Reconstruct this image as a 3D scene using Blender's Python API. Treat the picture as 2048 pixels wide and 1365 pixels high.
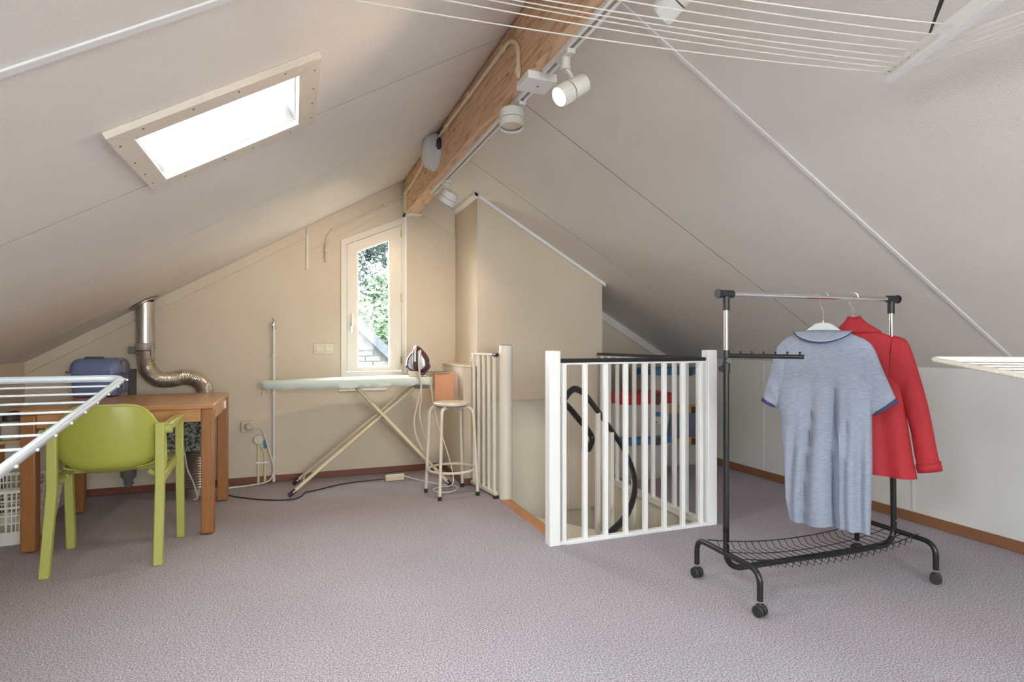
import bpy, bmesh, math, random
from mathutils import Vector, Matrix, noise
from mathutils.geometry import tessellate_polygon
random.seed(7)
S = bpy.context.scene
for o in list(bpy.data.objects): bpy.data.objects.remove(o)
COL = S.collection
PI = math.pi

# ------------------------------------------------------------------ camera, sky, exposure
F_PX = 1150.0
YAW = math.atan(436.0 / F_PX)
cam = bpy.data.cameras.new('camera'); cam_o = bpy.data.objects.new('camera', cam); COL.objects.link(cam_o)
cam.sensor_width = 36.0; cam.lens = 36.0 * F_PX / 2048.0; cam.clip_start = 0.05
cam_o.location = (0, 0, 1.12); cam_o.rotation_euler = (PI / 2, 0, -YAW)
S.camera = cam_o
w = bpy.data.worlds.new('sky'); S.world = w; w.use_nodes = True
nt = w.node_tree; nt.nodes.clear()
wo = nt.nodes.new('ShaderNodeOutputWorld'); bg = nt.nodes.new('ShaderNodeBackground')
tc = nt.nodes.new('ShaderNodeTexCoord'); sep = nt.nodes.new('ShaderNodeSeparateXYZ'); rp = nt.nodes.new('ShaderNodeValToRGB')
nt.links.new(tc.outputs['Generated'], sep.inputs[0]); nt.links.new(sep.outputs['Z'], rp.inputs[0])
rp.color_ramp.elements[0].position = 0.0; rp.color_ramp.elements[0].color = (0.84, 0.85, 0.86, 1)
rp.color_ramp.elements[1].position = 0.6; rp.color_ramp.elements[1].color = (0.86, 0.90, 0.95, 1)
nt.links.new(rp.outputs[0], bg.inputs[0]); nt.links.new(bg.outputs[0], wo.inputs[0])
bg.inputs[1].default_value = 11.0
S.view_settings.view_transform = 'Standard'; S.view_settings.look = 'None'
S.view_settings.gamma = 1.0; S.view_settings.use_curve_mapping = False
S.view_settings.exposure = 2.0
S.cycles.use_denoising = True; S.cycles.denoising_prefilter = 'ACCURATE'
S.cycles.max_bounces = 10; S.cycles.diffuse_bounces = 7; S.cycles.transparent_max_bounces = 12
S.cycles.caustics_reflective = False; S.cycles.caustics_refractive = False
S.cycles.sample_clamp_indirect = 6.0
MM = 0.58                                     # roof pitch
TH = math.atan(MM)
def zl(x): return 2.50 - (0.885 - x) * MM     # left slope
def zr(x): return 0.96 + (3.59 - x) * MM      # right slope
RX = 0.9097; RZ = zl(RX)
XL, XR, G, REAR = -1.753, 3.59, 4.95, -2.6

def area(name, loc, direction, sx, sy, energy=0, color=(1, 1, 1), portal=False):
    l = bpy.data.lights.new(name, 'AREA'); l.shape = 'RECTANGLE'; l.size = sx; l.size_y = sy
    l.energy = energy; l.color = color
    if portal: l.cycles.is_portal = True
    o = bpy.data.objects.new(name, l); COL.objects.link(o); o.location = loc
    o.rotation_euler = Vector(direction).to_track_quat('-Z', 'Y').to_euler(); return o
def spot(name, loc, direction, energy, color, ang=100, blend=0.7, rad=0.03):
    l = bpy.data.lights.new(name, 'SPOT'); l.energy = energy; l.color = color
    l.spot_size = math.radians(ang); l.spot_blend = blend; l.shadow_soft_size = rad
    o = bpy.data.objects.new(name, l); COL.objects.link(o); o.location = loc
    o.rotation_euler = Vector(direction).to_track_quat('-Z', 'Y').to_euler(); return o
# sky portals in the openings (the openings themselves are real holes in the shell)
area('window_portal', (0.62, 5.12, 1.45), (0, -1, 0), 0.32, 1.25, portal=True)
nrm = Vector((math.sin(TH), 0, -math.cos(TH)))
def sl(x, off=0): return Vector((x, 0, zl(x))) - nrm * off
p = sl(-0.22, 0.26); area('skylight_portal', (p.x, 2.185, p.z), nrm, 0.56, 0.62, portal=True)
# two unseen skylights added behind the camera to bring in more daylight
for yy in (0.15, -1.25):
    p = sl(-0.55, 0.26); area('skylight_portal', (p.x, yy, p.z), nrm, 1.0, 1.1, portal=True)
area('window_portal', (0.9, REAR - 0.16, 1.45), (0, 1, 0), 1.5, 1.15, portal=True)  # portal of the added rear window, fills the room with daylight

# ------------------------------------------------------------------ materials
def mat(name, c, rough=0.6, metal=0.0, var=None, scale=6.0, amt=0.5, bump=0.0, bscale=80.0, detail=4.0, spec=0.5, emit=None, trans=0.0, alpha=1.0, stretch=None):
    m = bpy.data.materials.new(name); m.use_nodes = True; t = m.node_tree
    b = t.nodes['Principled BSDF']
    b.inputs['Base Color'].default_value = (*c, 1); b.inputs['Roughness'].default_value = rough
    b.inputs['Metallic'].default_value = metal; b.inputs['Specular IOR Level'].default_value = spec
    if trans: b.inputs['Transmission Weight'].default_value = trans
    if alpha < 1: b.inputs['Alpha'].default_value = alpha
    if emit: b.inputs['Emission Color'].default_value = (*emit[0], 1); b.inputs['Emission Strength'].default_value = emit[1]
    co = t.nodes.new('ShaderNodeTexCoord'); vec = co.outputs['Object']
    if stretch:
        mp = t.nodes.new('ShaderNodeMapping'); mp.inputs['Scale'].default_value = stretch
        t.links.new(vec, mp.inputs[0]); vec = mp.outputs[0]
    if var:
        n = t.nodes.new('ShaderNodeTexNoise'); n.inputs['Scale'].default_value = scale; n.inputs['Detail'].default_value = detail
        t.links.new(vec, n.inputs['Vector'])
        r = t.nodes.new('ShaderNodeValToRGB'); r.color_ramp.elements[0].position = 0.5 - amt / 2; r.color_ramp.elements[1].position = 0.5 + amt / 2
        r.color_ramp.elements[0].color = (*var, 1); r.color_ramp.elements[1].color = (*c, 1)
        t.links.new(n.outputs['Fac'], r.inputs[0]); t.links.new(r.outputs[0], b.inputs['Base Color'])
    if bump:
        n2 = t.nodes.new('ShaderNodeTexNoise'); n2.inputs['Scale'].default_value = bscale; n2.inputs['Detail'].default_value = 3
        t.links.new(vec, n2.inputs['Vector'])
        bp = t.nodes.new('ShaderNodeBump'); bp.inputs['Strength'].default_value = bump; bp.inputs['Distance'].default_value = 0.004
        t.links.new(n2.outputs['Fac'], bp.inputs['Height']); t.links.new(bp.outputs[0], b.inputs['Normal'])
    return m
M = {}
M['wall'] = mat('cream_wallpaper', (0.625, 0.54, 0.435), 0.75, var=(0.60, 0.51, 0.40), scale=2.5, amt=0.5, bump=0.25, bscale=60)
M['wall_white'] = mat('off_white_paint', (0.67, 0.66, 0.645), 0.6, var=(0.64, 0.63, 0.61), scale=2.5, amt=0.5, bump=0.1)
M['ceiling'] = mat('ceiling_board', (0.75, 0.705, 0.655), 0.55, var=(0.725, 0.68, 0.63), scale=3, amt=0.4, bump=0.5, bscale=230)
M['striptrim'] = mat('pale_cover_strip', (0.74, 0.735, 0.73), 0.5)
M['barwhite'] = mat('bright_white_bar', (0.9, 0.9, 0.88), 0.4)
M['gap'] = mat('dark_joint', (0.16, 0.13, 0.11), 0.9)
M['white'] = mat('white_gloss_paint', (0.80, 0.80, 0.79), 0.45)
M['white_warm'] = mat('aged_white_paint', (0.72, 0.68, 0.60), 0.45)
M['frame'] = mat('cream_frame_paint', (0.68, 0.62, 0.53), 0.35, bump=0.08, bscale=60)
M['mdf'] = mat('painted_mdf', (0.70, 0.63, 0.54), 0.6, var=(0.64, 0.57, 0.48), scale=60, amt=0.6, bump=0.3, bscale=150)
M['skirt'] = mat('brown_baseboard', (0.22, 0.075, 0.04), 0.4, var=(0.15, 0.05, 0.03), scale=8, amt=0.6, stretch=(1, 1, 8))
M['skirt_right'] = mat('tan_baseboard', (0.27, 0.12, 0.06), 0.45, var=(0.2, 0.085, 0.04), scale=8, amt=0.6, stretch=(1, 1, 8))
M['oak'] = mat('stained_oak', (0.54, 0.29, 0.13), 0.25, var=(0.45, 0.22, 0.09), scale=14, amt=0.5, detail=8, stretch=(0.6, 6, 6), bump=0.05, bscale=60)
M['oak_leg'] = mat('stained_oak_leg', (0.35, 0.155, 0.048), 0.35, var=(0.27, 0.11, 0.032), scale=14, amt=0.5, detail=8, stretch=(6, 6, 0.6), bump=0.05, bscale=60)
M['strip'] = mat('wood_nosing', (0.50, 0.22, 0.075), 0.35, var=(0.40, 0.16, 0.05), scale=12, amt=0.6, stretch=(6, 0.5, 6))
M['pinetop'] = mat('pale_pine', (0.72, 0.52, 0.30), 0.45, var=(0.62, 0.42, 0.22), scale=10, amt=0.6, stretch=(0.6, 6, 6))
M['green'] = mat('lime_green_plastic', (0.37, 0.385, 0.065), 0.38, var=(0.35, 0.365, 0.06), scale=30, amt=0.5, bump=0.04, bscale=200)
M['green_frame'] = mat('lime_green_frame', (0.42, 0.445, 0.115), 0.35)
M['blue'] = mat('blue_grey_plastic', (0.13, 0.17, 0.33), 0.35, bump=0.05, bscale=300)
M['blue_side'] = mat('pale_blue_grey_plastic', (0.2, 0.25, 0.43), 0.35)
M['greypl'] = mat('grey_plastic', (0.19, 0.18, 0.17), 0.5)
M['galv'] = mat('galvanised_steel', (0.60, 0.58, 0.55), 0.36, 1.0, var=(0.5, 0.48, 0.45), scale=14, amt=0.4)
M['alu'] = mat('crinkled_aluminium', (0.66, 0.61, 0.55), 0.32, 1.0)
M['tape'] = mat('duct_tape', (0.34, 0.31, 0.28), 0.45, 0.3, bump=0.6, bscale=40)
M['chrome'] = mat('chrome', (0.75, 0.74, 0.73), 0.12, 1.0)
M['black'] = mat('black_metal', (0.012, 0.012, 0.013), 0.32)
M['rail'] = mat('black_handrail', (0.018, 0.017, 0.018), 0.3)
M['blackpl'] = mat('black_plastic', (0.02, 0.02, 0.021), 0.45)
M['dark'] = mat('dark_grey_plastic', (0.09, 0.085, 0.08), 0.5)
M['tubew'] = mat('silver_white_tube', (0.50, 0.53, 0.56), 0.3, 0.25)
M['tubec'] = mat('cream_tube', (0.80, 0.76, 0.66), 0.3)
M['boardtube'] = mat('cream_enamel_tube', (0.70, 0.62, 0.44), 0.3)
M['stoolm'] = mat('putty_enamel', (0.66, 0.60, 0.50), 0.3)
M['cover'] = mat('pale_green_cotton', (0.62, 0.71, 0.66), 0.8, bump=0.3, bscale=150)
M['towel'] = mat('orange_terry', (0.72, 0.38, 0.23), 0.95, var=(0.62, 0.30, 0.17), scale=120, amt=0.5, bump=0.9, bscale=220)
M['polo'] = mat('heather_blue_pique', (0.32, 0.335, 0.395), 0.9, var=(0.20, 0.235, 0.32), scale=120, amt=0.5, bump=0.3, bscale=400, stretch=(0.35, 0.35, 2.2))
M['navy'] = mat('navy_rib', (0.035, 0.05, 0.13), 0.85)
M['collarw'] = mat('pale_pink_rib', (0.65, 0.6, 0.62), 0.85)
M['red'] = mat('red_jersey', (0.38, 0.014, 0.022), 0.75, var=(0.34, 0.012, 0.018), scale=30, amt=0.6, bump=0.1, bscale=300)
M['hangerp'] = mat('grey_hanger_plastic', (0.55, 0.58, 0.60), 0.35)
M['foam'] = mat('speckled_acoustic_foam', (0.34, 0.37, 0.33), 0.95, var=(0.06, 0.06, 0.07), scale=55, amt=0.16, detail=2)
M['clear'] = mat('clear_box_plastic', (0.78, 0.76, 0.73), 0.35, alpha=0.86)
M['clearblue'] = mat('bluish_clear_plastic', (0.24, 0.29, 0.44), 0.3, alpha=0.9)
M['redlid'] = mat('red_lid', (0.50, 0.03, 0.025), 0.35)
M['bluelid'] = mat('blue_lid', (0.06, 0.22, 0.50), 0.35)
M['yellowlid'] = mat('yellow_lid', (0.80, 0.50, 0.14), 0.4)
M['paper'] = mat('white_paper', (0.75, 0.74, 0.72), 0.8)
M['basket'] = mat('white_basket_plastic', (0.78, 0.77, 0.72), 0.4)
M['switch'] = mat('ivory_switch_plastic', (0.60, 0.52, 0.38), 0.35)
M['ycable'] = mat('yellowish_conduit', (0.68, 0.60, 0.34), 0.45)
M['condbeam'] = mat('ivory_conduit', (0.66, 0.58, 0.40), 0.4)
M['wcable'] = mat('white_cable', (0.72, 0.67, 0.60), 0.5)
M['cyan'] = mat('blue_tape', (0.03, 0.25, 0.5), 0.5)
M['purple'] = mat('aubergine_plastic', (0.085, 0.04, 0.065), 0.25)
M['ironsilver'] = mat('pearl_plastic', (0.60, 0.62, 0.66), 0.25, 0.2)
M['brass'] = mat('aged_brass', (0.45, 0.38, 0.22), 0.35, 1.0)
M['lampw'] = mat('lamp_white', (0.66, 0.65, 0.62), 0.35)
M['trackin'] = mat('track_channel', (0.30, 0.28, 0.25), 0.5)
M['bulkhead'] = mat('frosted_ribbed_plastic', (0.55, 0.55, 0.57), 0.25)
M['lens'] = mat('lamp_lens_lit', (1, 0.95, 0.85), 0.3, emit=((1.0, 0.86, 0.62), 9.0))
M['lens_off'] = mat('lamp_reflector', (0.72, 0.62, 0.54), 0.2, 0.6)
M['lens_warm'] = mat('lamp_lens_glow', (1, 0.95, 0.85), 0.3, emit=((1.0, 0.80, 0.55), 3.0))
M['hookw'] = mat('white_wire_line', (0.72, 0.69, 0.62), 0.35)
M['tan'] = mat('tan_leather', (0.52, 0.32, 0.17), 0.5)
M['beige'] = mat('beige_fabric', (0.60, 0.55, 0.46), 0.9)
M['stair'] = mat('cream_stair_paint', (0.76, 0.71, 0.60), 0.35)
M['extbrick'] = mat('white_brick', (0.055, 0.054, 0.052), 0.9, var=(0.045, 0.044, 0.042), scale=12, amt=0.6, bump=0.5, bscale=80)
M['mortar'] = mat('pale_mortar', (0.034, 0.033, 0.032), 0.95)
M['verge'] = mat('grey_verge_tile', (0.020, 0.025, 0.032), 0.8, var=(0.015, 0.019, 0.025), scale=30, amt=0.5)
M['leaf'] = mat('leaf_green', (0.017, 0.034, 0.026), 0.7, var=(0.018, 0.028, 0.032), scale=1.2, amt=0.3)
M['leaf2'] = mat('light_leaf_green', (0.03, 0.052, 0.02), 0.7)
M['bark'] = mat('bark', (0.04, 0.035, 0.03), 0.9)
# glass pane: thin, mostly see-through
m = bpy.data.materials.new('window_glass'); m.use_nodes = True; t = m.node_tree; t.nodes.clear()
o_ = t.nodes.new('ShaderNodeOutputMaterial'); mx = t.nodes.new('ShaderNodeMixShader'); tr = t.nodes.new('ShaderNodeBsdfTransparent'); gl = t.nodes.new('ShaderNodeBsdfGlossy')
gl.inputs['Roughness'].default_value = 0.03; tr.inputs[0].default_value = (0.95, 0.98, 0.97, 1)
nn = t.nodes.new('ShaderNodeTexNoise'); nn.inputs['Scale'].default_value = 45; nn.inputs['Detail'].default_value = 6
df = t.nodes.new('ShaderNodeBsdfDiffuse'); df.inputs[0].default_value = (0.8, 0.82, 0.84, 1)
mr = t.nodes.new('ShaderNodeMapRange'); mr.inputs['From Min'].default_value = 0.45; mr.inputs['From Max'].default_value = 0.75; mr.inputs['To Max'].default_value = 0.06
tcc = t.nodes.new('ShaderNodeTexCoord'); t.links.new(tcc.outputs['Object'], nn.inputs['Vector'])
t.links.new(nn.outputs['Fac'], mr.inputs['Value']); mx2 = t.nodes.new('ShaderNodeMixShader')
mx.inputs[0].default_value = 0.008; t.links.new(tr.outputs[0], mx.inputs[1]); t.links.new(gl.outputs[0], mx.inputs[2])
t.links.new(mr.outputs[0], mx2.inputs[0]); t.links.new(mx.outputs[0], mx2.inputs[1]); t.links.new(df.outputs[0], mx2.inputs[2])
t.links.new(mx2.outputs[0], o_.inputs[0]); M['glass'] = m
# carpet
def carpet():
    m = bpy.data.materials.new('mauve_carpet'); m.use_nodes = True; t = m.node_tree; b = t.nodes['Principled BSDF']
    b.inputs['Roughness'].default_value = 0.95; b.inputs['Specular IOR Level'].default_value = 0.15
    co = t.nodes.new('ShaderNodeTexCoord')
    n1 = t.nodes.new('ShaderNodeTexNoise'); n1.inputs['Scale'].default_value = 170; n1.inputs['Detail'].default_value = 6; n1.inputs['Roughness'].default_value = .7
    r1 = t.nodes.new('ShaderNodeValToRGB'); e = r1.color_ramp.elements
    e[0].position = 0.39; e[0].color = (0.18, 0.135, 0.145, 1); e[1].position = 0.61; e[1].color = (0.57, 0.54, 0.58, 1)
    k = e.new(0.5); k.color = (0.345, 0.318, 0.355, 1)
    n2 = t.nodes.new('ShaderNodeTexNoise'); n2.inputs['Scale'].default_value = 2.2; n2.inputs['Detail'].default_value = 3
    mixn = t.nodes.new('ShaderNodeMix'); mixn.data_type = 'RGBA'; mixn.blend_type = 'MULTIPLY'; mixn.inputs[0].default_value = 0.25
    r2 = t.nodes.new('ShaderNodeValToRGB'); r2.color_ramp.elements[0].color = (0.75, 0.72, 0.72, 1); r2.color_ramp.elements[0].position = 0.3; r2.color_ramp.elements[1].position = 0.7
    for q in (n1, n2): t.links.new(co.outputs['Object'], q.inputs['Vector'])
    t.links.new(n1.outputs['Fac'], r1.inputs[0]); t.links.new(n2.outputs['Fac'], r2.inputs[0])
    t.links.new(r1.outputs[0], mixn.inputs[6]); t.links.new(r2.outputs[0], mixn.inputs[7]); t.links.new(mixn.outputs[2], b.inputs['Base Color'])
    bp = t.nodes.new('ShaderNodeBump'); bp.inputs['Strength'].default_value = 0.4; bp.inputs['Distance'].default_value = 0.003
    t.links.new(n1.outputs['Fac'], bp.inputs['Height']); t.links.new(bp.outputs[0], b.inputs['Normal']); return m
M['carpet'] = carpet()
def pine_beam():
    m = bpy.data.materials.new('pine_beam'); m.use_nodes = True; t = m.node_tree; b = t.nodes['Principled BSDF']; b.inputs['Roughness'].default_value = 0.6
    co = t.nodes.new('ShaderNodeTexCoord'); mp = t.nodes.new('ShaderNodeMapping'); mp.inputs['Scale'].default_value = (3.2, 0.55, 5.5)
    t.links.new(co.outputs['Object'], mp.inputs[0])
    wv = t.nodes.new('ShaderNodeTexNoise'); wv.inputs['Scale'].default_value = 2.3; wv.inputs['Detail'].default_value = 2
    t.links.new(mp.outputs[0], wv.inputs['Vector'])
    mul = t.nodes.new('ShaderNodeMath'); mul.operation = 'MULTIPLY'; mul.inputs[1].default_value = 15
    fr = t.nodes.new('ShaderNodeMath'); fr.operation = 'PINGPONG'; fr.inputs[1].default_value = 1.0
    t.links.new(wv.outputs['Fac'], mul.inputs[0]); t.links.new(mul.outputs[0], fr.inputs[0])
    r = t.nodes.new('ShaderNodeValToRGB'); e = r.color_ramp.elements
    e[0].position = 0.0; e[0].color = (0.48, 0.26, 0.13, 1); e[1].position = 0.75; e[1].color = (0.68, 0.46, 0.30, 1)
    k = e.new(0.25); k.color = (0.62, 0.39, 0.23, 1)
    t.links.new(fr.outputs[0], r.inputs[0])
    mp2 = t.nodes.new('ShaderNodeMapping'); mp2.inputs['Scale'].default_value = (8, 5, 16); t.links.new(co.outputs['Object'], mp2.inputs[0])
    vo = t.nodes.new('ShaderNodeTexVoronoi'); vo.inputs['Scale'].default_value = 1.0; t.links.new(mp2.outputs[0], vo.inputs['Vector'])
    kr = t.nodes.new('ShaderNodeValToRGB'); kr.color_ramp.elements[0].position = 0.06; kr.color_ramp.elements[0].color = (0.13, 0.05, 0.02, 1); kr.color_ramp.elements[1].position = 0.16
    t.links.new(vo.outputs['Distance'], kr.inputs[0])
    mx = t.nodes.new('ShaderNodeMix'); mx.data_type = 'RGBA'; mx.blend_type = 'MULTIPLY'; mx.inputs[0].default_value = 0.85
    t.links.new(r.outputs[0], mx.inputs[6]); t.links.new(kr.outputs[0], mx.inputs[7]); t.links.new(mx.outputs[2], b.inputs['Base Color'])
    bp = t.nodes.new('ShaderNodeBump'); bp.inputs['Strength'].default_value = 0.15; bp.inputs['Distance'].default_value = 0.003
    t.links.new(fr.outputs[0], bp.inputs['Height']); t.links.new(bp.outputs[0], b.inputs['Normal']); return m
M['beam'] = pine_beam()

# ------------------------------------------------------------------ geometry helpers
def nb(): return bmesh.new()
def box(bm, x0, x1, y0, y1, z0, z1, R=None, c=None):
    vs = [Vector((x, y, z)) for z in (z0, z1) for y in (y0, y1) for x in (x0, x1)]
    if R is not None: vs = [R @ (v - c) + c for v in vs] if c is not None else [R @ v for v in vs]
    v = [bm.verts.new(q) for q in vs]
    for f in ((0, 2, 3, 1), (4, 5, 7, 6), (0, 1, 5, 4), (2, 6, 7, 3), (0, 4, 6, 2), (1, 3, 7, 5)): bm.faces.new([v[i] for i in f])
    return bm
def frustum(bm, lo, hi):
    """two rectangles (x0,x1,y0,y1,z)"""
    a = [(lo[0], lo[2]), (lo[1], lo[2]), (lo[1], lo[3]), (lo[0], lo[3])]; b = [(hi[0], hi[2]), (hi[1], hi[2]), (hi[1], hi[3]), (hi[0], hi[3])]
    va = [bm.verts.new((x, y, lo[4])) for x, y in a]; vb = [bm.verts.new((x, y, hi[4])) for x, y in b]
    bm.faces.new(va[::-1]); bm.faces.new(vb)
    for i in range(4): bm.faces.new([va[i], va[(i + 1) % 4], vb[(i + 1) % 4], vb[i]])
    return bm
def rings(bm, rs, closed=False, cap=True, loop=True):
    vr = [[bm.verts.new(p) for p in r] for r in rs]; n = len(vr[0])
    k = len(vr)
    for i in range(k if closed else k - 1):
        a = vr[i]; b = vr[(i + 1) % k]
        for j in range(n if loop else n - 1): bm.faces.new([a[j], a[(j + 1) % n], b[(j + 1) % n], b[j]])
    if cap and not closed and loop: bm.faces.new(vr[0][::-1]); bm.faces.new(vr[-1])
    return bm
def tube(bm, pts, r, seg=8, closed=False, cap=True, flat=1.0):
    pts = [Vector(p) for p in pts]; n = len(pts); R = r if isinstance(r, (list, tuple)) else [r] * n
    rs = []; up = None
    for i, p in enumerate(pts):
        if closed: t = pts[(i + 1) % n] - pts[i - 1]
        else: t = pts[min(i + 1, n - 1)] - pts[max(i - 1, 0)]
        t.normalize()
        if up is None:
            up = Vector((0, 0, 1)) if abs(t.z) < 0.9 else Vector((1, 0, 0))
        u = (up - t * up.dot(t)).normalized(); up = u; v = t.cross(u)
        rs.append([p + u * (R[i] * math.cos(a)) + v * (R[i] * flat * math.sin(a)) for a in (2 * PI * j / seg for j in range(seg))])
    return rings(bm, rs, closed, cap)
def cyl(bm, p0, p1, r0, r1=None, seg=16): return tube(bm, [p0, p1], [r0, r1 if r1 is not None else r0], seg)
def spline(pts, n=6, closed=False):
    P = [Vector(p) for p in pts]; out = []; k = len(P)
    for i in range(k if closed else k - 1):
        g = (lambda j: P[j % k]) if closed else (lambda j: P[max(0, min(k - 1, j))])
        a, b, c, d = g(i - 1), g(i), g(i + 1), g(i + 2)
        for s in range(n):
            t = s / n
            out.append(0.5 * ((2 * b) + (c - a) * t + (2 * a - 5 * b + 4 * c - d) * t * t + (3 * b - a - 3 * c + d) * t ** 3))
    if not closed: out.append(P[-1])
    return out
def fillet(pts, r, n=5):
    """polyline with rounded corners"""
    P = [Vector(p) for p in pts]; out = [P[0]]
    for i in range(1, len(P) - 1):
        a = (P[i - 1] - P[i]); b = (P[i + 1] - P[i]); ra = min(r, a.length * 0.49, b.length * 0.49); a.normalize(); b.normalize()
        s, e = P[i] + a * ra, P[i] + b * ra
        for k in range(n + 1):
            t = k / n; out.append((1 - t) ** 2 * s + 2 * t * (1 - t) * P[i] + t * t * e)
    out.append(P[-1]); return out
def lathe(bm, prof, M4=Matrix.Identity(4), seg=20, cap=True):
    rs = [[M4 @ Vector((r * math.cos(a), r * math.sin(a), z)) for a in (2 * PI * j / seg for j in range(seg))] for r, z in prof]
    return rings(bm, rs, cap=cap)
def axis(p, d):
    return Matrix.Translation(Vector(p)) @ Vector(d).to_track_quat('Z', 'Y').to_matrix().to_4x4()
def prism(bm, outer, holes, org, U, V, D):
    """2-D polygon with holes in plane org+u*U+v*V, extruded by D"""
    org, U, V, D = map(Vector, (org, U, V, D))
    loops = [outer] + list(holes); flat = [q for l in loops for q in l]
    tris = tessellate_polygon([[Vector((a, b, 0)) for a, b in l] for l in loops])
    A = [bm.verts.new(org + U * a + V * b) for a, b in flat]; B = [bm.verts.new(org + U * a + V * b + D) for a, b in flat]
    for t in tris:
        try: bm.faces.new([A[i] for i in t]); bm.faces.new([B[i] for i in reversed(t)])
        except ValueError: pass
    k = 0
    for l in loops:
        n = len(l)
        for i in range(n):
            a, b = k + i, k + (i + 1) % n; bm.faces.new([A[a], A[b], B[b], B[a]])
        k += n
    return bm
WM = {}
def wm(o): return WM.get(o.name, Matrix.Identity(4))
def finish(bm, name, m, parent=None, loc=None, smooth=35, bevel=0.0, bseg=2, sub=0, solid=0.0):
    bmesh.ops.recalc_face_normals(bm, faces=bm.faces)
    P = wm(parent) if parent is not None else (Matrix.Translation(Vector(loc)) if loc is not None else Matrix.Identity(4))
    bm.transform(P.inverted())
    me = bpy.data.meshes.new(name); bm.to_mesh(me); bm.free()
    me.materials.append(M[m] if isinstance(m, str) else m)
    me.polygons.foreach_set('use_smooth', [True] * len(me.polygons)); me.set_sharp_from_angle(angle=math.radians(smooth))
    o = bpy.data.objects.new(name, me); COL.objects.link(o)
    if parent is not None: o.parent = parent; WM[o.name] = P
    else:
        if loc is not None: o.location = loc
        WM[o.name] = P
    if solid: q = o.modifiers.new('s', 'SOLIDIFY'); q.thickness = solid; q.offset = 0
    if bevel: q = o.modifiers.new('b', 'BEVEL'); q.width = bevel; q.segments = bseg; q.limit_method = 'ANGLE'; q.harden_normals = False
    if sub: q = o.modifiers.new('u', 'SUBSURF'); q.levels = sub; q.render_levels = sub
    return o
def thing(name, label, cat, loc, group=None):
    o = bpy.data.objects.new(name, None); COL.objects.link(o); o.location = loc; o.empty_display_size = 0.1
    o['label'] = label; o['category'] = cat
    if group: o['group'] = group
    WM[o.name] = Matrix.Translation(Vector(loc)); return o
def tag(o, label, cat, group=None):
    o['label'] = label; o['category'] = cat
    if group: o['group'] = group
    return o
def struct(o): o['kind'] = 'structure'; return o
def B(name, m, parent, *bx, **kw):
    return finish(box(nb(), *bx), name, m, parent, **kw)

# ------------------------------------------------------------------ the setting
YR, WT = REAR, 0.22
# floor with stairwell hole
SX0, SX1, SY0, SY1 = 1.40, 2.40, 2.84, 4.30
bm = nb(); prism(bm, [(XL, YR), (XR, YR), (XR, G), (XL, G)], [[(SX0, SY0), (SX1, SY0), (SX1, SY1 + .15), (SX0, SY1 + .15)]], (0, 0, 0), (1, 0, 0), (0, 1, 0), (0, 0, -0.02))
floor = struct(finish(bm, 'floor', 'carpet'))
bm = nb(); prism(bm, [(XL - .2, YR - .2), (XR + .2, YR - .2), (XR + .2, G + .2), (XL - .2, G + .2)], [[(SX0, SY0), (SX1, SY0), (SX1, SY1 + .15), (SX0, SY1 + .15)]], (0, 0, -0.02), (1, 0, 0), (0, 1, 0), (0, 0, -0.26))
finish(bm, 'floor_slab', 'stair', floor)
# gable wall with window opening (window opening polygon)
WO = [(0.372, 0.835), (0.88, 0.835), (0.88, 2.175), (0.372, 1.955)]
gable = [(XL, 0), (XR, 0), (XR, zr(XR) + .02), (RX, RZ + .02), (XL, zl(XL) + .02)]
bm = nb(); prism(bm, gable, [WO], (0, G, 0), (1, 0, 0), (0, 0, 1), (0, WT, 0))
wb = struct(finish(bm, 'wall_back', 'wall'))
bm = nb(); prism(bm, gable, [[(0.15, 0.88), (1.65, 0.88), (1.65, 2.0), (0.15, 2.0)]], (0, YR - WT, 0), (1, 0, 0), (0, 0, 1), (0, WT, 0))  # hole for the rear window added to brighten the room
struct(finish(bm, 'wall_rear', 'wall_white'))
struct(finish(box(nb(), XL - WT, XL, YR - WT, G + WT, -.28, zl(XL)), 'wall_left', 'wall'))
wr = struct(finish(box(nb(), XR, XR + WT, YR - WT, G + WT, -.28, zr(XR)), 'wall_right', 'wall_white'))
# board joints on the right knee wall: thin cover strips
for yy in (2.45, 1.23, 3.67):
    finish(box(nb(), XR - .004, XR, yy - .008, yy + .008, .07, zr(XR)), 'cover_strip', 'wall_white', wr)
# gable details: battens under the roof line, parallel to it
def batten(name, x0, x1, zf, off0, off1, th, m, parent, y=G):
    bm = nb(); prism(bm, [(x0, zf(x0) - off1), (x1, zf(x1) - off1), (x1, zf(x1) - off0), (x0, zf(x0) - off0)], [], (0, y - th, 0), (1, 0, 0), (0, 0, 1), (0, th, 0))
    return finish(bm, name, m, parent, bevel=.003)
batten('roof_batten', XL, 0.09, zl, 0, .085, .014, 'wall', wb)
batten('roof_batten', 0.092, 0.86, zl, 0, .20, .012, 'wall', wb)
batten('roof_batten', 1.0, 1.335, zr, 0, .22, .012, 'wall', wb)
batten('roof_batten', 2.46, XR, zr, 0.0, .085, .016, 'wall_white', wb)
finish(box(nb(), .094, .108, G - .014, G, 1.70, 1.99), 'vertical_batten', 'frame', wb)
finish(box(nb(), -1.75, 0.36, G - .002, G, .604, .607), 'wallpaper_seam', 'wall', wb)

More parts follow.
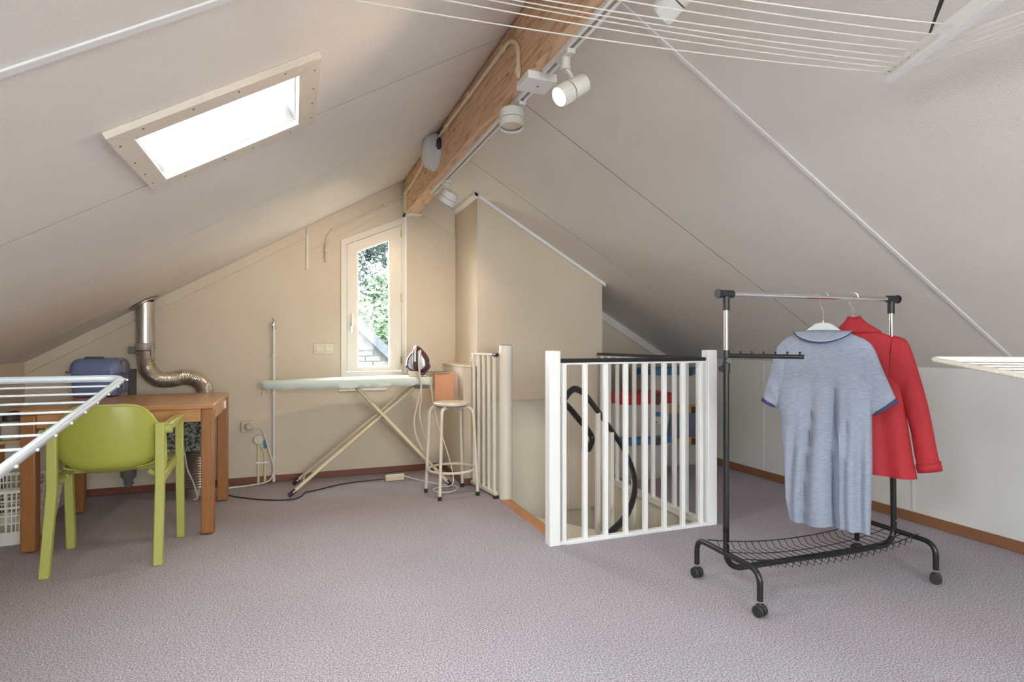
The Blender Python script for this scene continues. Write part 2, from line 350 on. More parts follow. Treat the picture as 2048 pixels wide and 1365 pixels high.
# roof slopes: backing + boards one metre wide
cosT, sinT = math.cos(TH), math.sin(TH)
def slope(name, org, U, N, length, joints, holes, T=.02):
    """org at ridge, U down the slope, N pointing outwards"""
    bm = nb(); prism(bm, [(-.05, YR - WT), (length + .25, YR - WT), (length + .25, G + WT), (-.05, G + WT)], [[(h[0][0] - .035, h[0][1] - .035), (h[1][0] + .035, h[1][1] - .035), (h[2][0] + .035, h[2][1] + .035), (h[3][0] - .035, h[3][1] + .035)] for h in holes], Vector(org) + Vector(N) * T, U, (0, 1, 0), Vector(N) * .2)
    o = struct(finish(bm, name, 'gap'))
    for a, b in zip(joints[:-1], joints[1:]):
        hs = [h for h in holes if h[0][1] > a and h[2][1] < b]
        bm = nb(); prism(bm, [(0, a + .0035), (length, a + .0035), (length, b - .0035), (0, b - .0035)], hs, org, U, (0, 1, 0), Vector(N) * T)
        finish(bm, 'ceiling_board', 'ceiling', o)
    for a in joints[1:-1]:
        bm = nb(); prism(bm, [(0, a - .0036), (length, a - .0036), (length, a + .0036), (0, a + .0036)], [], Vector(org) + Vector(N) * .001, U, (0, 1, 0), Vector(N) * .019)
        finish(bm, 'joint_strip', 'gap', o)
    return o
LU = Vector((-cosT, 0, -sinT)); LN = Vector((-sinT, 0, cosT)); LO = Vector((RX, 0, RZ))
RU = Vector((cosT, 0, -sinT)); RN = Vector((sinT, 0, cosT))
LL = (RX - XL) / cosT; RL = (XR - RX) / cosT
def su(x): return (RX - x) / cosT
def rect(u0, u1, y0, y1): return [(u0, y0), (u1, y0), (u1, y1), (u0, y1)]
SKY = rect(su(0.005), su(-0.445), 1.965, 2.405)
SK2 = rect(su(-0.15), su(-0.95), -0.25, 0.55); SK3 = rect(su(-0.15), su(-0.95), -1.65, -0.85)  # openings of the added skylights behind the camera
cl = slope('ceiling_left', LO, LU, LN, LL, [YR, -1.75, -.45, .65, 1.456, 2.456, 3.476, 4.476, G], [SKY, SK2, SK3])
cr = slope('ceiling_right', LO, RU, RN, RL, [YR, -2.1, -1.1, -.1, .9, 1.86, 2.83, 3.85, 4.84, G], [])
def cover_strip(y, org, U, N, L, wdt, parent):
    bm = nb(); o = Vector(org) + Vector((0, y, 0))
    prism(bm, [(0, -wdt / 2), (L, -wdt / 2), (L, wdt / 2), (0, wdt / 2)], [], o, U, (0, 1, 0), -Vector(N) * .006)
    finish(bm, 'cover_strip', 'striptrim', parent, bevel=.002)
cover_strip(1.456, LO, LU, LN, LL, .026, cl)
cover_strip(1.86, LO, RU, RN, RL, .020, cr)

# skylight in the left slope
def skylight(y0, y1, x0, x1, name, detailed=True):
    win = struct(bpy.data.objects.new(name, None)); COL.objects.link(win); win.location = (x0, y0, zl(x0)); WM[win.name] = Matrix.Translation(win.location)
    u0, u1 = su(x1), su(x0)
    def slab(o, i, th, out, depth0, m, nm):
        pass
    # lining (shaft) boards, splayed a little, white
    D = .26
    cs = [(u0, y0), (u1, y0), (u1, y1), (u0, y1)]
    for i, nm in enumerate(('lining_board',) * 4):
        a, b = cs[i], cs[(i + 1) % 4]
        c = ((u0 + u1) / 2, (y0 + y1) / 2)
        bm = nb(); q = []
        for (uu, vv), s in ((a, 1), (b, 1)):
            q.append(LO + LU * uu + Vector((0, vv, 0)))
        inn = []
        for (uu, vv) in (a, b):
            k = 1.05
            inn.append(LO + LU * (c[0] + (uu - c[0]) * k) + Vector((0, c[1] + (vv - c[1]) * k, 0)) + LN * D)
        vs = [bm.verts.new(p) for p in (q[0], q[1], inn[1], inn[0])]; bm.faces.new(vs)
        finish(bm, nm, 'white', win, solid=.008)
    # sash and glass at the outside
    k = .03
    bm = nb(); prism(bm, rect(u0 - .04, u1 + .04, y0 - .04, y1 + .04), [rect(u0 + k, u1 - k, y0 + k, y1 - k)], LO + LN * (D - .02), LU, (0, 1, 0), LN * .03); finish(bm, 'sash', 'white', win, bevel=.004)
    bm = nb(); prism(bm, rect(u0 + k - .005, u1 - k + .005, y0 + k - .005, y1 - k + .005), [], LO + LN * (D - .006), LU, (0, 1, 0), LN * .004); finish(bm, 'glass_pane', 'glass', win)
    # mitred mdf boards on the room side
    ou0, ou1, oy0, oy1 = u0 - .075, u1 + .063, y0 - .075, y1 + .068
    O = [(ou0, oy0), (ou1, oy0), (ou1, oy1), (ou0, oy1)]; g = .0012
    for i in range(4):
        a, b, c, d = O[i], O[(i + 1) % 4], cs[(i + 1) % 4], cs[i]
        bm = nb(); prism(bm, [a, b, c, d], [], LO - LN * .022, LU, (0, 1, 0), LN * .022)
        pb = finish(bm, 'frame_board', 'mdf', win, bevel=.0015, bseg=1)
        if detailed:
            bm = nb(); rnd = random.Random(i)
            n = 4
            for j in range(n):
                t = (j + .4 + rnd.random() * .3) / n
                for e in (.28,):
                    pu = (a[0] + (b[0] - a[0]) * t) * (1 - e) + (d[0] + (c[0] - d[0]) * t) * e; pv = (a[1] + (b[1] - a[1]) * t) * (1 - e) + (d[1] + (c[1] - d[1]) * t) * e
                    pp = LO + LU * pu + Vector((0, pv, 0)) - LN * .0235
                    cyl(bm, pp, pp + LN * .003, .0032, seg=8)
            nl = finish(bm, 'screw_heads', 'skirt', pb); nl['kind'] = 'stuff'
    # thin gasket line inside
    return win
skylight(1.965, 2.405, -.445, .005, 'window_1')
skylight(-.25, .55, -.95, -.15, 'window_added_3', False)  # unseen skylight, added to light the room
skylight(-1.65, -.85, -.95, -.15, 'window_added_4', False)  # second added skylight, also only for its daylight

# gable window
win = struct(bpy.data.objects.new('window_2', None)); COL.objects.link(win); win.location = (.62, G, .835); WM[win.name] = Matrix.Translation(win.location)
def quad(x0, x1, z0, zt0, zt1): return [(x0, z0), (x1, z0), (x1, zt1), (x0, zt0)]
sm = (2.175 - 1.955) / (.88 - .372)
def qz(x, off): return 1.955 + (x - .372) * sm - off
def qd(x0, x1, z0, off): return quad(x0, x1, z0, qz(x0, off), qz(x1, off))
bm = nb(); prism(bm, qd(.362, .886, .822, -.008), [qd(.408, .862, .862, .05)], (0, G - .012, 0), (1, 0, 0), (0, 0, 1), (0, .09, 0)); finish(bm, 'window_frame', 'frame', win, bevel=.003)
bm = nb(); prism(bm, qd(.411, .858, .866, .054), [qd(.494, .762, .90, .138)], (0, G - .022, 0), (1, 0, 0), (0, 0, 1), (0, .06, 0)); sash = finish(bm, 'sash', 'frame', win, bevel=.003)
bm = nb(); prism(bm, qd(.494, .762, .90, .138), [qd(.502, .754, .908, .148)], (0, G - .012, 0), (1, 0, 0), (0, 0, 1), (0, .03, 0)); finish(bm, 'glazing_bead', 'white', win, bevel=.001)
bm = nb(); prism(bm, qd(.49, .766, .896, .134), [], (0, G + .012, 0), (1, 0, 0), (0, 0, 1), (0, .004, 0)); finish(bm, 'glass_pane', 'glass', win)
bm = nb(); box(bm, .437, .455, G - .034, G - .022, 1.185, 1.27); h = finish(bm, 'handle_plate', 'chrome', sash, bevel=.003)
bm = nb(); tube(bm, fillet([(.446, G - .03, 1.245), (.446, G - .062, 1.25), (.446, G - .066, 1.345)], .02), [.007] * 2 + [.008] * 6, 10); finish(bm, 'handle', 'lampw', sash)
for zz in (2.035, 1.49, .955):
    bm = nb(); cyl(bm, (.858, G - .03, zz - .032), (.858, G - .03, zz + .032), .006, seg=10); box(bm, .848, .866, G - .0255, G - .0225, zz - .028, zz + .028)
    finish(bm, 'hinge', 'brass', sash)
struct(finish(box(nb(), .345, .735, G - .018, G, .704, .720), 'trim_1', 'white', bevel=.003))
# unseen rear window, added behind the camera for extra daylight
win = struct(bpy.data.objects.new('window_added_rear', None)); COL.objects.link(win); win.location = (.9, YR, .88); WM[win.name] = Matrix.Translation(win.location)
bm = nb(); prism(bm, [(.15, .88), (1.65, .88), (1.65, 2.0), (.15, 2.0)], [[(.2, .93), (.88, .93), (.88, 1.95), (.2, 1.95)], [(.92, .93), (1.6, .93), (1.6, 1.95), (.92, 1.95)]], (0, YR - .12, 0), (1, 0, 0), (0, 0, 1), (0, .07, 0)); finish(bm, 'window_frame', 'white', win)
B('glass_pane', 'glass', win, .19, 1.61, YR - .09, YR - .086, .92, 1.96)

# baseboards
def skirt(name, bx, m): return struct(finish(box(nb(), *bx), name, m, bevel=.003))
skirt('baseboard_back', (-1.455, 1.225, G - .013, G, 0, .052), 'skirt')
skirt('baseboard_back_right', (2.46, XR, G - .013, G, 0, .06), 'skirt')
skirt('baseboard_right', (XR - .013, XR, YR, G, 0, .062), 'skirt_right')
skirt('baseboard_left', (XL, XL + .013, YR, 4.55, 0, .055), 'skirt')

# stair block: upper part, lower ledge, recess under it
bm = nb(); BX0, BX1, BY = 1.34, 2.45, 4.30
prism(bm, [(BX0, .92), (1.40, .92), (1.40, .648), (1.98, .648), (1.98, -.28), (BX1, -.28), (BX1, zr(BX1) + .01), (BX0, zr(BX0) + .01)], [], (0, BY, 0), (1, 0, 0), (0, 0, 1), (0, G - BY, 0))
struct(finish(bm, 'wall_stair', 'wall'))
struct(finish(box(nb(), 1.40, 1.98, BY + .10, G, -.28, .648), 'wall_stair_recess', 'stair'))
lb = struct(finish(box(nb(), 1.228, 1.40, BY + .002, G, 0, .92), 'wall_ledge', 'wall', bevel=.004))
B('ledge_top', 'white_warm', lb, 1.222, 1.34, BY - .004, G, .92, .926)
skirt('baseboard_ledge', (1.215, 1.228, BY - .008, G - .013, 0, .052), 'skirt')
skirt('baseboard_ledge_front', (1.215, 1.30, BY - .012, BY, 0, .052), 'skirt')
skirt('baseboard_stair', (2.40, 2.45, BY - .013, BY, 0, .052), 'skirt')
B('bottom_bead', 'wall', bpy.data.objects['wall_stair'], 1.40, 2.0, BY - .004, BY, .71, .714)
# cornice trim at the top of the block
def slope_trim(name, x0, x1, y0, y1, d, m):
    bm = nb(); prism(bm, [(x0, zr(x0) - d), (x1, zr(x1) - d), (x1, zr(x1) - .001), (x0, zr(x0) - .001)], [], (0, y0, 0), (1, 0, 0), (0, 0, 1), (0, y1 - y0, 0)); return struct(finish(bm, name, m, bevel=.002))
slope_trim('trim_2', BX0 - .03, BX1 + .02, BY - .028, BY, .028, 'white')
slope_trim('trim_3', BX0 - .035, BX0, BY - .028, G, .028, 'white')
# stairwell below
well = struct(bpy.data.objects.new('wall_stairwell', None)); COL.objects.link(well); well.location = (1.9, 3.5, -2.6); WM[well.name] = Matrix.Translation(well.location)
B('well_wall', 'stair', well, SX0 - .3, SX1 + .3, SY1 + .1, SY1 + .2, -2.6, -.28)
B('well_wall', 'stair', well, SX0 - .3, SX1 + .3, SY0 - .1, SY0, -2.6, -.28)
B('well_wall', 'stair', well, SX1, SX1 + .1, SY0, SY1 + .1, -2.6, -.28)
B('well_wall', 'stair', well, SX0 - .1, SX0, SY0, SY1 + .1, -2.6, -.28)
B('well_floor', 'stair', well, SX0 - .3, SX1 + .3, SY0 - .1, SY1 + .1, -2.7, -2.6)
# winder stair inside the well
st = thing('winding_staircase', 'cream winding staircase dropping down inside the railed opening', 'staircase', (1.9, 3.4, -2.6))
piv = Vector((1.62, 2.98)); ns = 12
for i in range(ns):
    a0 = math.radians(112 - i * 14); a1 = a0 - math.radians(15); z = -.19 - i * .19
    def ray_to_box(a):
        d = Vector((math.cos(a), math.sin(a))); ts = []
        if d.x > 1e-4: ts.append((SX1 - .012 - piv.x) / d.x)
        if d.x < -1e-4: ts.append((SX0 + .012 - piv.x) / d.x)
        if d.y > 1e-4: ts.append((SY1 - .012 - piv.y) / d.y)
        if d.y < -1e-4: ts.append((SY0 + .012 - piv.y) / d.y)
        return piv + d * min(ts)
    P0, P1 = ray_to_box(a0), ray_to_box(a1)
    if (P1 - P0).length < .02: continue
    pts = [(piv.x, piv.y), (P0.x, P0.y), (P1.x, P1.y)]
    if abs(P0.x - P1.x) > .01 and abs(P0.y - P1.y) > .01: pts.insert(2, (SX1 - .012, SY1 - .012) if P0.y > 3.5 else (SX1 - .012, SY0 + .012))
    bm = nb(); prism(bm, pts, [], (0, 0, z - .03), (1, 0, 0), (0, 1, 0), (0, 0, .03)); finish(bm, 'tread', 'stair', st)
    bm = nb(); prism(bm, [(0, 0), ((P0 - piv).length, 0), ((P0 - piv).length, .16), (0, .16)], [], (piv.x, piv.y, z), Vector(((P0 - piv).x, (P0 - piv).y, 0)).normalized(), (0, 0, 1), (0, 0, .001)) if False else None
finish(cyl(nb(), (1.62, 2.98, -2.6), (1.62, 2.98, -.2), .04), 'newel', 'stair', st)
# wood nosing at the head of the stair
struct(finish(box(nb(), 1.352, 1.432, 2.90, 3.80, -.03, .004), 'trim_4', 'strip', bevel=.003))
struct(finish(box(nb(), 1.335, 1.354, 2.90, 2.97, 0, .006), 'trim_5', 'white'))

# handrail curling down inside the well, on white balusters
hr = thing('stair_handrail', 'black curved handrail twisting down inside the stair opening on white balusters', 'handrail', (1.7, 3.3, 0))
main = spline([(1.507, 3.1, .769), (1.557, 3.12, .814), (1.613, 3.15, .825), (1.701, 3.2, .784), (1.846, 3.3, .666), (2.017, 3.42, .516), (2.144, 3.48, .378), (2.194, 3.45, .258), (2.181, 3.38, .154), (2.082, 3.25, .077), (1.941, 3.12, .015), (1.78, 3.0, -.014), (1.655, 2.93, -.036)], 8)
finish(tube(nb(), main, .021, 10, flat=.65), 'grip', 'rail', hr)
sec = spline([(1.696, 3.55, .719), (1.785, 3.6, .659), (1.89, 3.63, .556), (1.961, 3.65, .486), (1.997, 3.65, .423), (1.965, 3.62, .373), (1.938, 3.6, .353)], 8)
finish(tube(nb(), sec, .021, 10), 'grip', 'rail', hr)
for x, y, z1, z0 in ((1.85, 3.305, .655, -.25), (2.02, 3.42, .50, -.4), (2.185, 3.40, .17, -.45), (1.915, 3.62, .35, -.35)):
    B('baluster', 'white_warm', hr, x - .014, x + .014, y - .014, y + .014, z0, z1, bevel=.002)


# ------------------------------------------------------------------ beam and track
bt = thing('ridge_beam', 'knotty pine ridge beam running under the roof peak', 'beam', (.935, 2.5, 2.205)); 
bm = nb(); prism(bm, [(.885, 2.205), (.985, 2.205), (.985, 2.46), (.90, 2.50), (.885, 2.495)], [], (0, YR, 0), (1, 0, 0), (0, 0, 1), (0, G - YR - .001, 0)); finish(bm, 'timber', 'beam', bt, bevel=.004)
bm = nb(); box(bm, .872, .885, G - .10, G, 2.185, 2.40); box(bm, .872, 1.02, G - .10, G, 2.185, 2.2045); finish(bm, 'beam_shoe', 'white_warm', bt, bevel=.002)
tag(finish(box(nb(), .886, .905, G - .013, G, .84, 2.183), 'cable_trunking', 'white', loc=(.895, G, .84), bevel=.002), 'white vertical cable trunking between gable window and beam end', 'trunking')
tk = thing('lamp_track', 'white ceiling track screwed under the pine beam', 'track', (.945, 2.4, 2.205))
for y0, y1 in ((YR + .3, 2.10), (2.26, 4.12)):
    bm = nb(); prism(bm, [(.925, 2.205), (.925, 2.188), (.937, 2.188), (.937, 2.199), (.953, 2.199), (.953, 2.188), (.965, 2.188), (.965, 2.205)], [], (0, y0, 0), (1, 0, 0), (0, 0, 1), (0, y1 - y0, 0)); finish(bm, 'rail', 'white', tk)
    B('channel', 'trackin', tk, .937, .953, y0 + .002, y1 - .002, 2.193, 2.1992)
B('feed_box', 'white', tk, .872, 1.0, 2.12, 2.25, 2.172, 2.2049, bevel=.003)
finish(cyl(nb(), (.935, 2.17, 2.1635), (.935, 2.17, 2.166), .004, seg=8), 'feed_screw', 'dark', tk)

def lamp(name, label, tpos, knee, head, d, r, L, lens, ribs=True, e=0, col=(1, .80, .56), ang=110, bl=.8):
    """track spot: adapter at tpos, knee point, head centre, direction"""
    t = thing(name, label, 'spotlight', tpos, 'spotlights on the ceiling track')
    tx, ty, tz = tpos; d = Vector(d).normalized(); head = Vector(head)
    bm = nb(); box(bm, tx - .017, tx + .017, ty - .05, ty + .05, tz - .016, tz + .002); finish(bm, 'adapter', 'lampw', t, bevel=.003)
    bm = nb(); cyl(bm, (tx, ty, tz - .055), (tx, ty, tz - .014), .018, seg=16); cyl(bm, (tx, ty, tz - .06), (tx, ty, tz - .052), .020, seg=16); finish(bm, 'swivel', 'lampw', t)
    back = head - d * (L / 2)
    bm = nb(); tube(bm, fillet([(tx, ty, tz - .055), knee, Vector(knee).lerp(head, .75)], .02), .009, 8, flat=1.6); finish(bm, 'arm', 'lampw', t)
    A = axis(back, d)
    bm = nb(); lathe(bm, [(r * .80, 0), (r * .97, .004), (r, .012), (r, L * .55), (r * .965, L * .555), (r * .965, L * .585), (r, L * .59), (r, L), (r * .93, L), (r * .88, L - .008)], A, 32, cap=False)
    bmesh.ops.contextual_create(bm, geom=[v for v in bm.verts if ((A.inverted() @ v.co).z < 1e-5)])
    hd = finish(bm, 'head', 'lampw', t)
    bm = nb(); lathe(bm, [(r * .972, L * .556), (r * .972, L * .584)], A, 32, cap=False); finish(bm, 'groove_ring', 'dark', hd)
    bm = nb(); lathe(bm, [(r * .9, L - .012), (r * .6, L - .02), (r * .15, L - .024)], A, 24); finish(bm, 'lens', lens, hd)
    if ribs:
        bm = nb()
        for k in range(28):
            a = 2 * PI * k / 28; c = Vector((math.cos(a) * r, math.sin(a) * r, 0))
            q = A @ (c + Vector((0, 0, L * .62))); q2 = A @ (c + Vector((0, 0, L * .96))); tube(bm, [q, q2], .0016, 4)
        rb = finish(bm, 'cooling_ribs', 'lampw', hd); rb['kind'] = 'stuff'
    if e:
        lo = spot(name + '_light', head + d * (L / 2 + .012), d, e, col, ang, bl, r * .6)
        lo.parent = t; lo.matrix_parent_inverse = wm(t).inverted()
    return t
WARM = (1, .76, .50)
lamp('track_spotlight', 'lit white cylindrical track spotlight nearest the beam feed box on the slope side', (.945, 1.93, 2.188), (.975, 1.93, 2.10), (.955, 1.90, 2.045), (-.80, -.10, -.55), .036, .135, 'lens', e=4, col=WARM, ang=120)
lamp('track_spotlight', 'wide drum spotlight with unlit lens and added light, hanging straight down beside the feed box', (.95, 2.42, 2.188), (.94, 2.41, 2.15), (.912, 2.41, 2.115), (-.02, -.12, -1), .055, .082, 'lens_off', False, e=5, col=WARM, ang=150)  # lens shows unlit; warm light added under it to brighten the room
lamp('track_spotlight', 'small drum spotlight nearest the gable, tilted down towards the window', (.956, 3.76, 2.188), (.957, 3.75, 2.13), (.962, 3.73, 2.078), (-.40, .40, -.8), .058, .085, 'lens_warm', False, e=8, col=WARM, ang=155)
lamp('track_spotlight', 'track spotlight cut by the top of the picture, turned away towards the gable', (.945, 1.32, 2.188), (.975, 1.33, 2.135), (1.03, 1.37, 2.11), (-.34, .72, -.50), .036, .135, 'lens', e=5, col=(1, .80, .58), ang=52, bl=1.0)
# bulkhead lamp and black plug on the beam's left face
bl = thing('bulkhead_lamp', 'round ribbed white bulkhead lamp on the left face of the beam', 'lamp', (.885, 3.80, 2.39))
A = axis((.885, 3.74, 2.37), (-1, 0, 0)) @ Matrix.Scale(1.14, 4)
finish(lathe(nb(), [(.108, 0), (.108, .022), (.102, .03)], A, 32), 'base', 'bulkhead', bl)
finish(lathe(nb(), [(.100, .028), (.104, .036), (.097, .042), (.099, .050), (.090, .056), (.091, .063), (.080, .070), (.06, .080), (.0, .086)], A, 32), 'diffuser', 'bulkhead', bl)
pg = thing('black_plug', 'black plug hanging from a hook above the bulkhead lamp', 'plug', (.86, 3.6, 2.40))
finish(tube(nb(), [(.872, 3.62, 2.425), (.870, 3.62, 2.41), (.868, 3.62, 2.37), (.87, 3.62, 2.35)], [.008, .016, .016, .008], 10), 'body', 'blackpl', pg)
finish(tube(nb(), spline([(.878, 3.55, 2.47), (.866, 3.58, 2.462), (.87, 3.62, 2.445), (.872, 3.62, 2.42)], 5), .003, 6), 'cord', 'blackpl', pg)
# ivory conduit on the beam, and continuing along the gable
cd = thing('beam_conduit', 'ivory cable conduit clipped along the side of the beam', 'conduit', (.875, 3.0, 2.4))
path = fillet([(.876, 2.235, 2.215), (.876, 2.235, 2.36), (.876, 2.33, 2.425), (.876, 3.60, 2.44), (.876, 4.55, 2.372), (.876, 4.93, 2.355)], .05)
finish(tube(nb(), path, .0095, 10), 'pipe', 'condbeam', cd)
for q in ((2.235, 2.25), (2.42, 2.426), (2.95, 2.434), (3.45, 2.439), (4.7, 2.365)):
    B('clip', 'condbeam', cd, .862, .885, q[0] - .012, q[0] + .012, q[1] - .013, q[1] + .013, bevel=.004)
gc = thing('gable_conduit', 'painted thin conduit bending down the gable left of the window', 'conduit', (.5, G, 2.0))
finish(tube(nb(), fillet([(.872, G - .022, 2.355), (.30, G - .022, 2.035), (.245, G - .022, 1.97), (.245, G - .022, 1.77)], .08), .0085, 8), 'pipe', 'wall', gc)
for q in ((.30, 2.035), (.245, 1.86), (.72, 2.27)): B('clip', 'wall', gc, q[0] - .011, q[0] + .011, G - .034, G, q[1] - .011, q[1] + .011)

# ------------------------------------------------------------------ stair railings
def railing(name, label, p0, p1, n, ztop, posts, off0=0.0):
    t = thing(name, label, 'railing', ((p0[0] + p1[0]) / 2, (p0[1] + p1[1]) / 2, 0), 'balustrades round the stair opening')
    a, b = Vector((*p0, 0)), Vector((*p1, 0)); d = (b - a).normalized(); ang = math.atan2(d.y, d.x); R = Matrix.Rotation(ang, 3, 'Z')
    L = (b - a).length
    finish(tube(nb(), [a + Vector((0, 0, ztop)), b + Vector((0, 0, ztop))], .0125, 12), 'handrail', 'rail', t)
    def rb(nm, x0, x1, y0, y1, z0, z1, m='white', bev=.003):
        bm = nb(); box(bm, x0, x1, y0, y1, z0, z1); bm.transform(Matrix.Translation(a) @ R.to_4x4()); return finish(bm, nm, m, t, bevel=bev)
    rb('bottom_rail', 0, L, -.02, .02, -.03, .016)
    rb('top_strip', 0, L, -.006, .006, ztop - .022, ztop - .010)
    for i in range(n):
        x = off0 + (L - off0) * (i + .5) / n if off0 else L * (i + .5) / n
        rb('baluster', x - .013, x + .013, -.013, .013, .012, ztop - .012)
    for x, h in posts: rb('post', x - .033, x + .033, -.033, .033, -.0 if True else 0, h, bev=.005)
    return t
railing('stair_railing', 'white balustrade with black handrail across the near side of the stair opening', (1.33, 2.875), (2.375, 2.86), 8, 1.01, [(0, 1.066), (1.045, 1.066)])
railing('stair_railing', 'rear white balustrade behind the stair opening, beside the plastic boxes', (2.375, 2.90), (2.405, 4.285), 11, 1.01, [])
nw = thing('newel_post', 'round cream newel post at the head of the stair', 'post', (1.412, 3.85, 0))
finish(lathe(nb(), [(.048, 0), (.048, 1.083), (.045, 1.088)], Matrix.Translation((1.412, 3.85, 0)), 28), 'shaft', 'white_warm', nw)
finish(lathe(nb(), [(.041, 1.087), (.041, 1.091), (.037, 1.093)], Matrix.Translation((1.412, 3.85, 0)), 28), 'cap', 'greypl', nw)
gt = thing('stair_gate', 'narrow cream stair gate between ledge wall and round newel', 'gate', (1.33, 4.07, 0))
ga, gb = Vector((1.292, 4.275, 0)), Vector((1.345, 3.86, 0)); gd = (gb - ga).normalized()
finish(tube(nb(), [ga + Vector((0, 0, 1.02)), gb + Vector((0, 0, 1.02))], .011, 10), 'top_rail', 'stoolm', gt)
finish(tube(nb(), [gb + Vector((0, 0, 1.02)) - gd * .045, gb + Vector((0, 0, 1.02)) + gd * .012], .0145, 12), 'end_cap', 'blackpl', gt)
bm = nb(); box(bm, 0, (gb - ga).length, -.016, .016, .02, .045); bm.transform(Matrix.Translation(ga) @ Matrix.Rotation(math.atan2(gd.y, gd.x), 4, 'Z')); finish(bm, 'bottom_rail', 'white_warm', gt, bevel=.003)
for i in range(5):
    q = ga + gd * (.03 + i * .088); bm = nb(); box(bm, q.x - .011, q.x + .011, q.y - .011, q.y + .011, .04, 1.015); finish(bm, 'bar', 'white_warm', gt, bevel=.003)
finish(lathe(nb(), [(.016, 0), (.016, .02)], axis(ga + Vector((0, 0, .985)), (0, -1, 0)), 12), 'hinge', 'white_warm', gt)
finish(box(nb(), gb.x - .02, gb.x + .012, gb.y - .015, gb.y + .015, 0, .02), 'foot', 'blackpl', gt)

# ------------------------------------------------------------------ table
tb = thing('wooden_table', 'brown oak table with square legs, carrying the blue case', 'table', (-.885, 4.13, 0))
TX0, TX1, TY0, TY1 = -1.345, -.432, 3.725, 4.535
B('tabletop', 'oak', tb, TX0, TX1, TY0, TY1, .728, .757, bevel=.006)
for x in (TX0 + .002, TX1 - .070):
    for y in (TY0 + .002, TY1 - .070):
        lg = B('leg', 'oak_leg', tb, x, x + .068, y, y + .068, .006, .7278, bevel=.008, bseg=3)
        B('foot_pad', 'blackpl', lg, x + .018, x + .05, y + .018, y + .05, 0, .0065)
ap = .655
for bx in ((TX0 + .07, TX1 - .07, TY0 + .012, TY0 + .034), (TX0 + .07, TX1 - .07, TY1 - .034, TY1 - .012), (TX0 + .012, TX0 + .034, TY0 + .07, TY1 - .07), (TX1 - .034, TX1 - .012, TY0 + .07, TY1 - .07)):
    B('apron', 'oak', tb, *bx, ap, .7278, bevel=.002)
finish(box(nb(), TX1 - .012, TX1 - .006, TY1 - .15, TY1 - .11, .66, .71), 'metal_catch', 'galv', tb)
# blue case
cs = thing('storage_case', 'blue plastic storage case with grey strap on the oak table', 'case', (-1.2, 4.55, .757))
def rbox(bm, x0, x1, y0, y1, z0, z1, r, n=5, top=None):
    """vertical-edge rounded box; top = list of (inset, z)"""
    lay = top or [(0, z0), (0, z1)]; rs = []
    for ins, z in lay:
        rr = max(r - ins * .5, .004); ring = []
        for cx, cy, a0 in ((x1 - ins - rr, y1 - ins - rr, 0), (x0 + ins + rr, y1 - ins - rr, 90), (x0 + ins + rr, y0 + ins + rr, 180), (x1 - ins - rr, y0 + ins + rr, 270)):
            for k in range(n + 1):
                a = math.radians(a0 + 90 * k / n); ring.append(Vector((cx + rr * math.cos(a), cy + rr * math.sin(a), z)))
        rs.append(ring)
    return rings(bm, rs)
CX0, CX1, CY0, CY1 = -1.335, -1.075, 4.40, 4.73
finish(rbox(nb(), CX0, CX1, CY0, CY1, 0, 0, .045, top=[(.028, .758), (.012, .764), (.006, .78), (0, .915)]), 'body', 'blue', cs)
finish(rbox(nb(), CX0 - .012, CX1 + .012, CY0 - .012, CY1 + .012, 0, 0, .05, top=[(.0, .912), (0, .922), (.006, .926)]), 'rim', 'blue', cs)
finish(rbox(nb(), CX0 - .008, CX1 + .008, CY0 - .008, CY1 + .008, 0, 0, .05, top=[(0, .924), (.003, .955), (.012, .982), (.028, .999), (.045, 1.004)]), 'lid', 'blue', cs)
finish(tube(nb(), fillet([(CX1 + .016, 4.52, .93), (CX1 + .012, 4.52, .985), (CX1 - .03, 4.52, 1.01), (CX0 + .05, 4.52, 1.01)], .03), .016, 8, flat=.2) if False else box(nb(), CX1 + .001, CX1 + .016, 4.50, 4.56, .905, .985), 'strap', 'greypl', cs, bevel=.004)
B('strap', 'greypl', cs, CX1 - .04, CX1 + .006, 4.50, 4.56, .985, 1.008, bevel=.006)
finish(tube(nb(), fillet([(CX0 + .06, 4.50, 1.003), (CX0 + .06, 4.50, 1.011), (CX0 + .16, 4.50, 1.011), (CX0 + .16, 4.50, 1.003)], .01), .006, 8), 'handle', 'dark', cs)
B('latch', 'blue_side', cs, CX1 - .001, CX1 + .006, 4.53, 4.56, .80, .86, bevel=.002)
finish(lathe(nb(), [(.006, 0), (.006, .01)], axis((CX0 - .012, CY0 + .02, .92), (-1, 0, 0)), 8), 'hinge_pin', 'dark', cs)

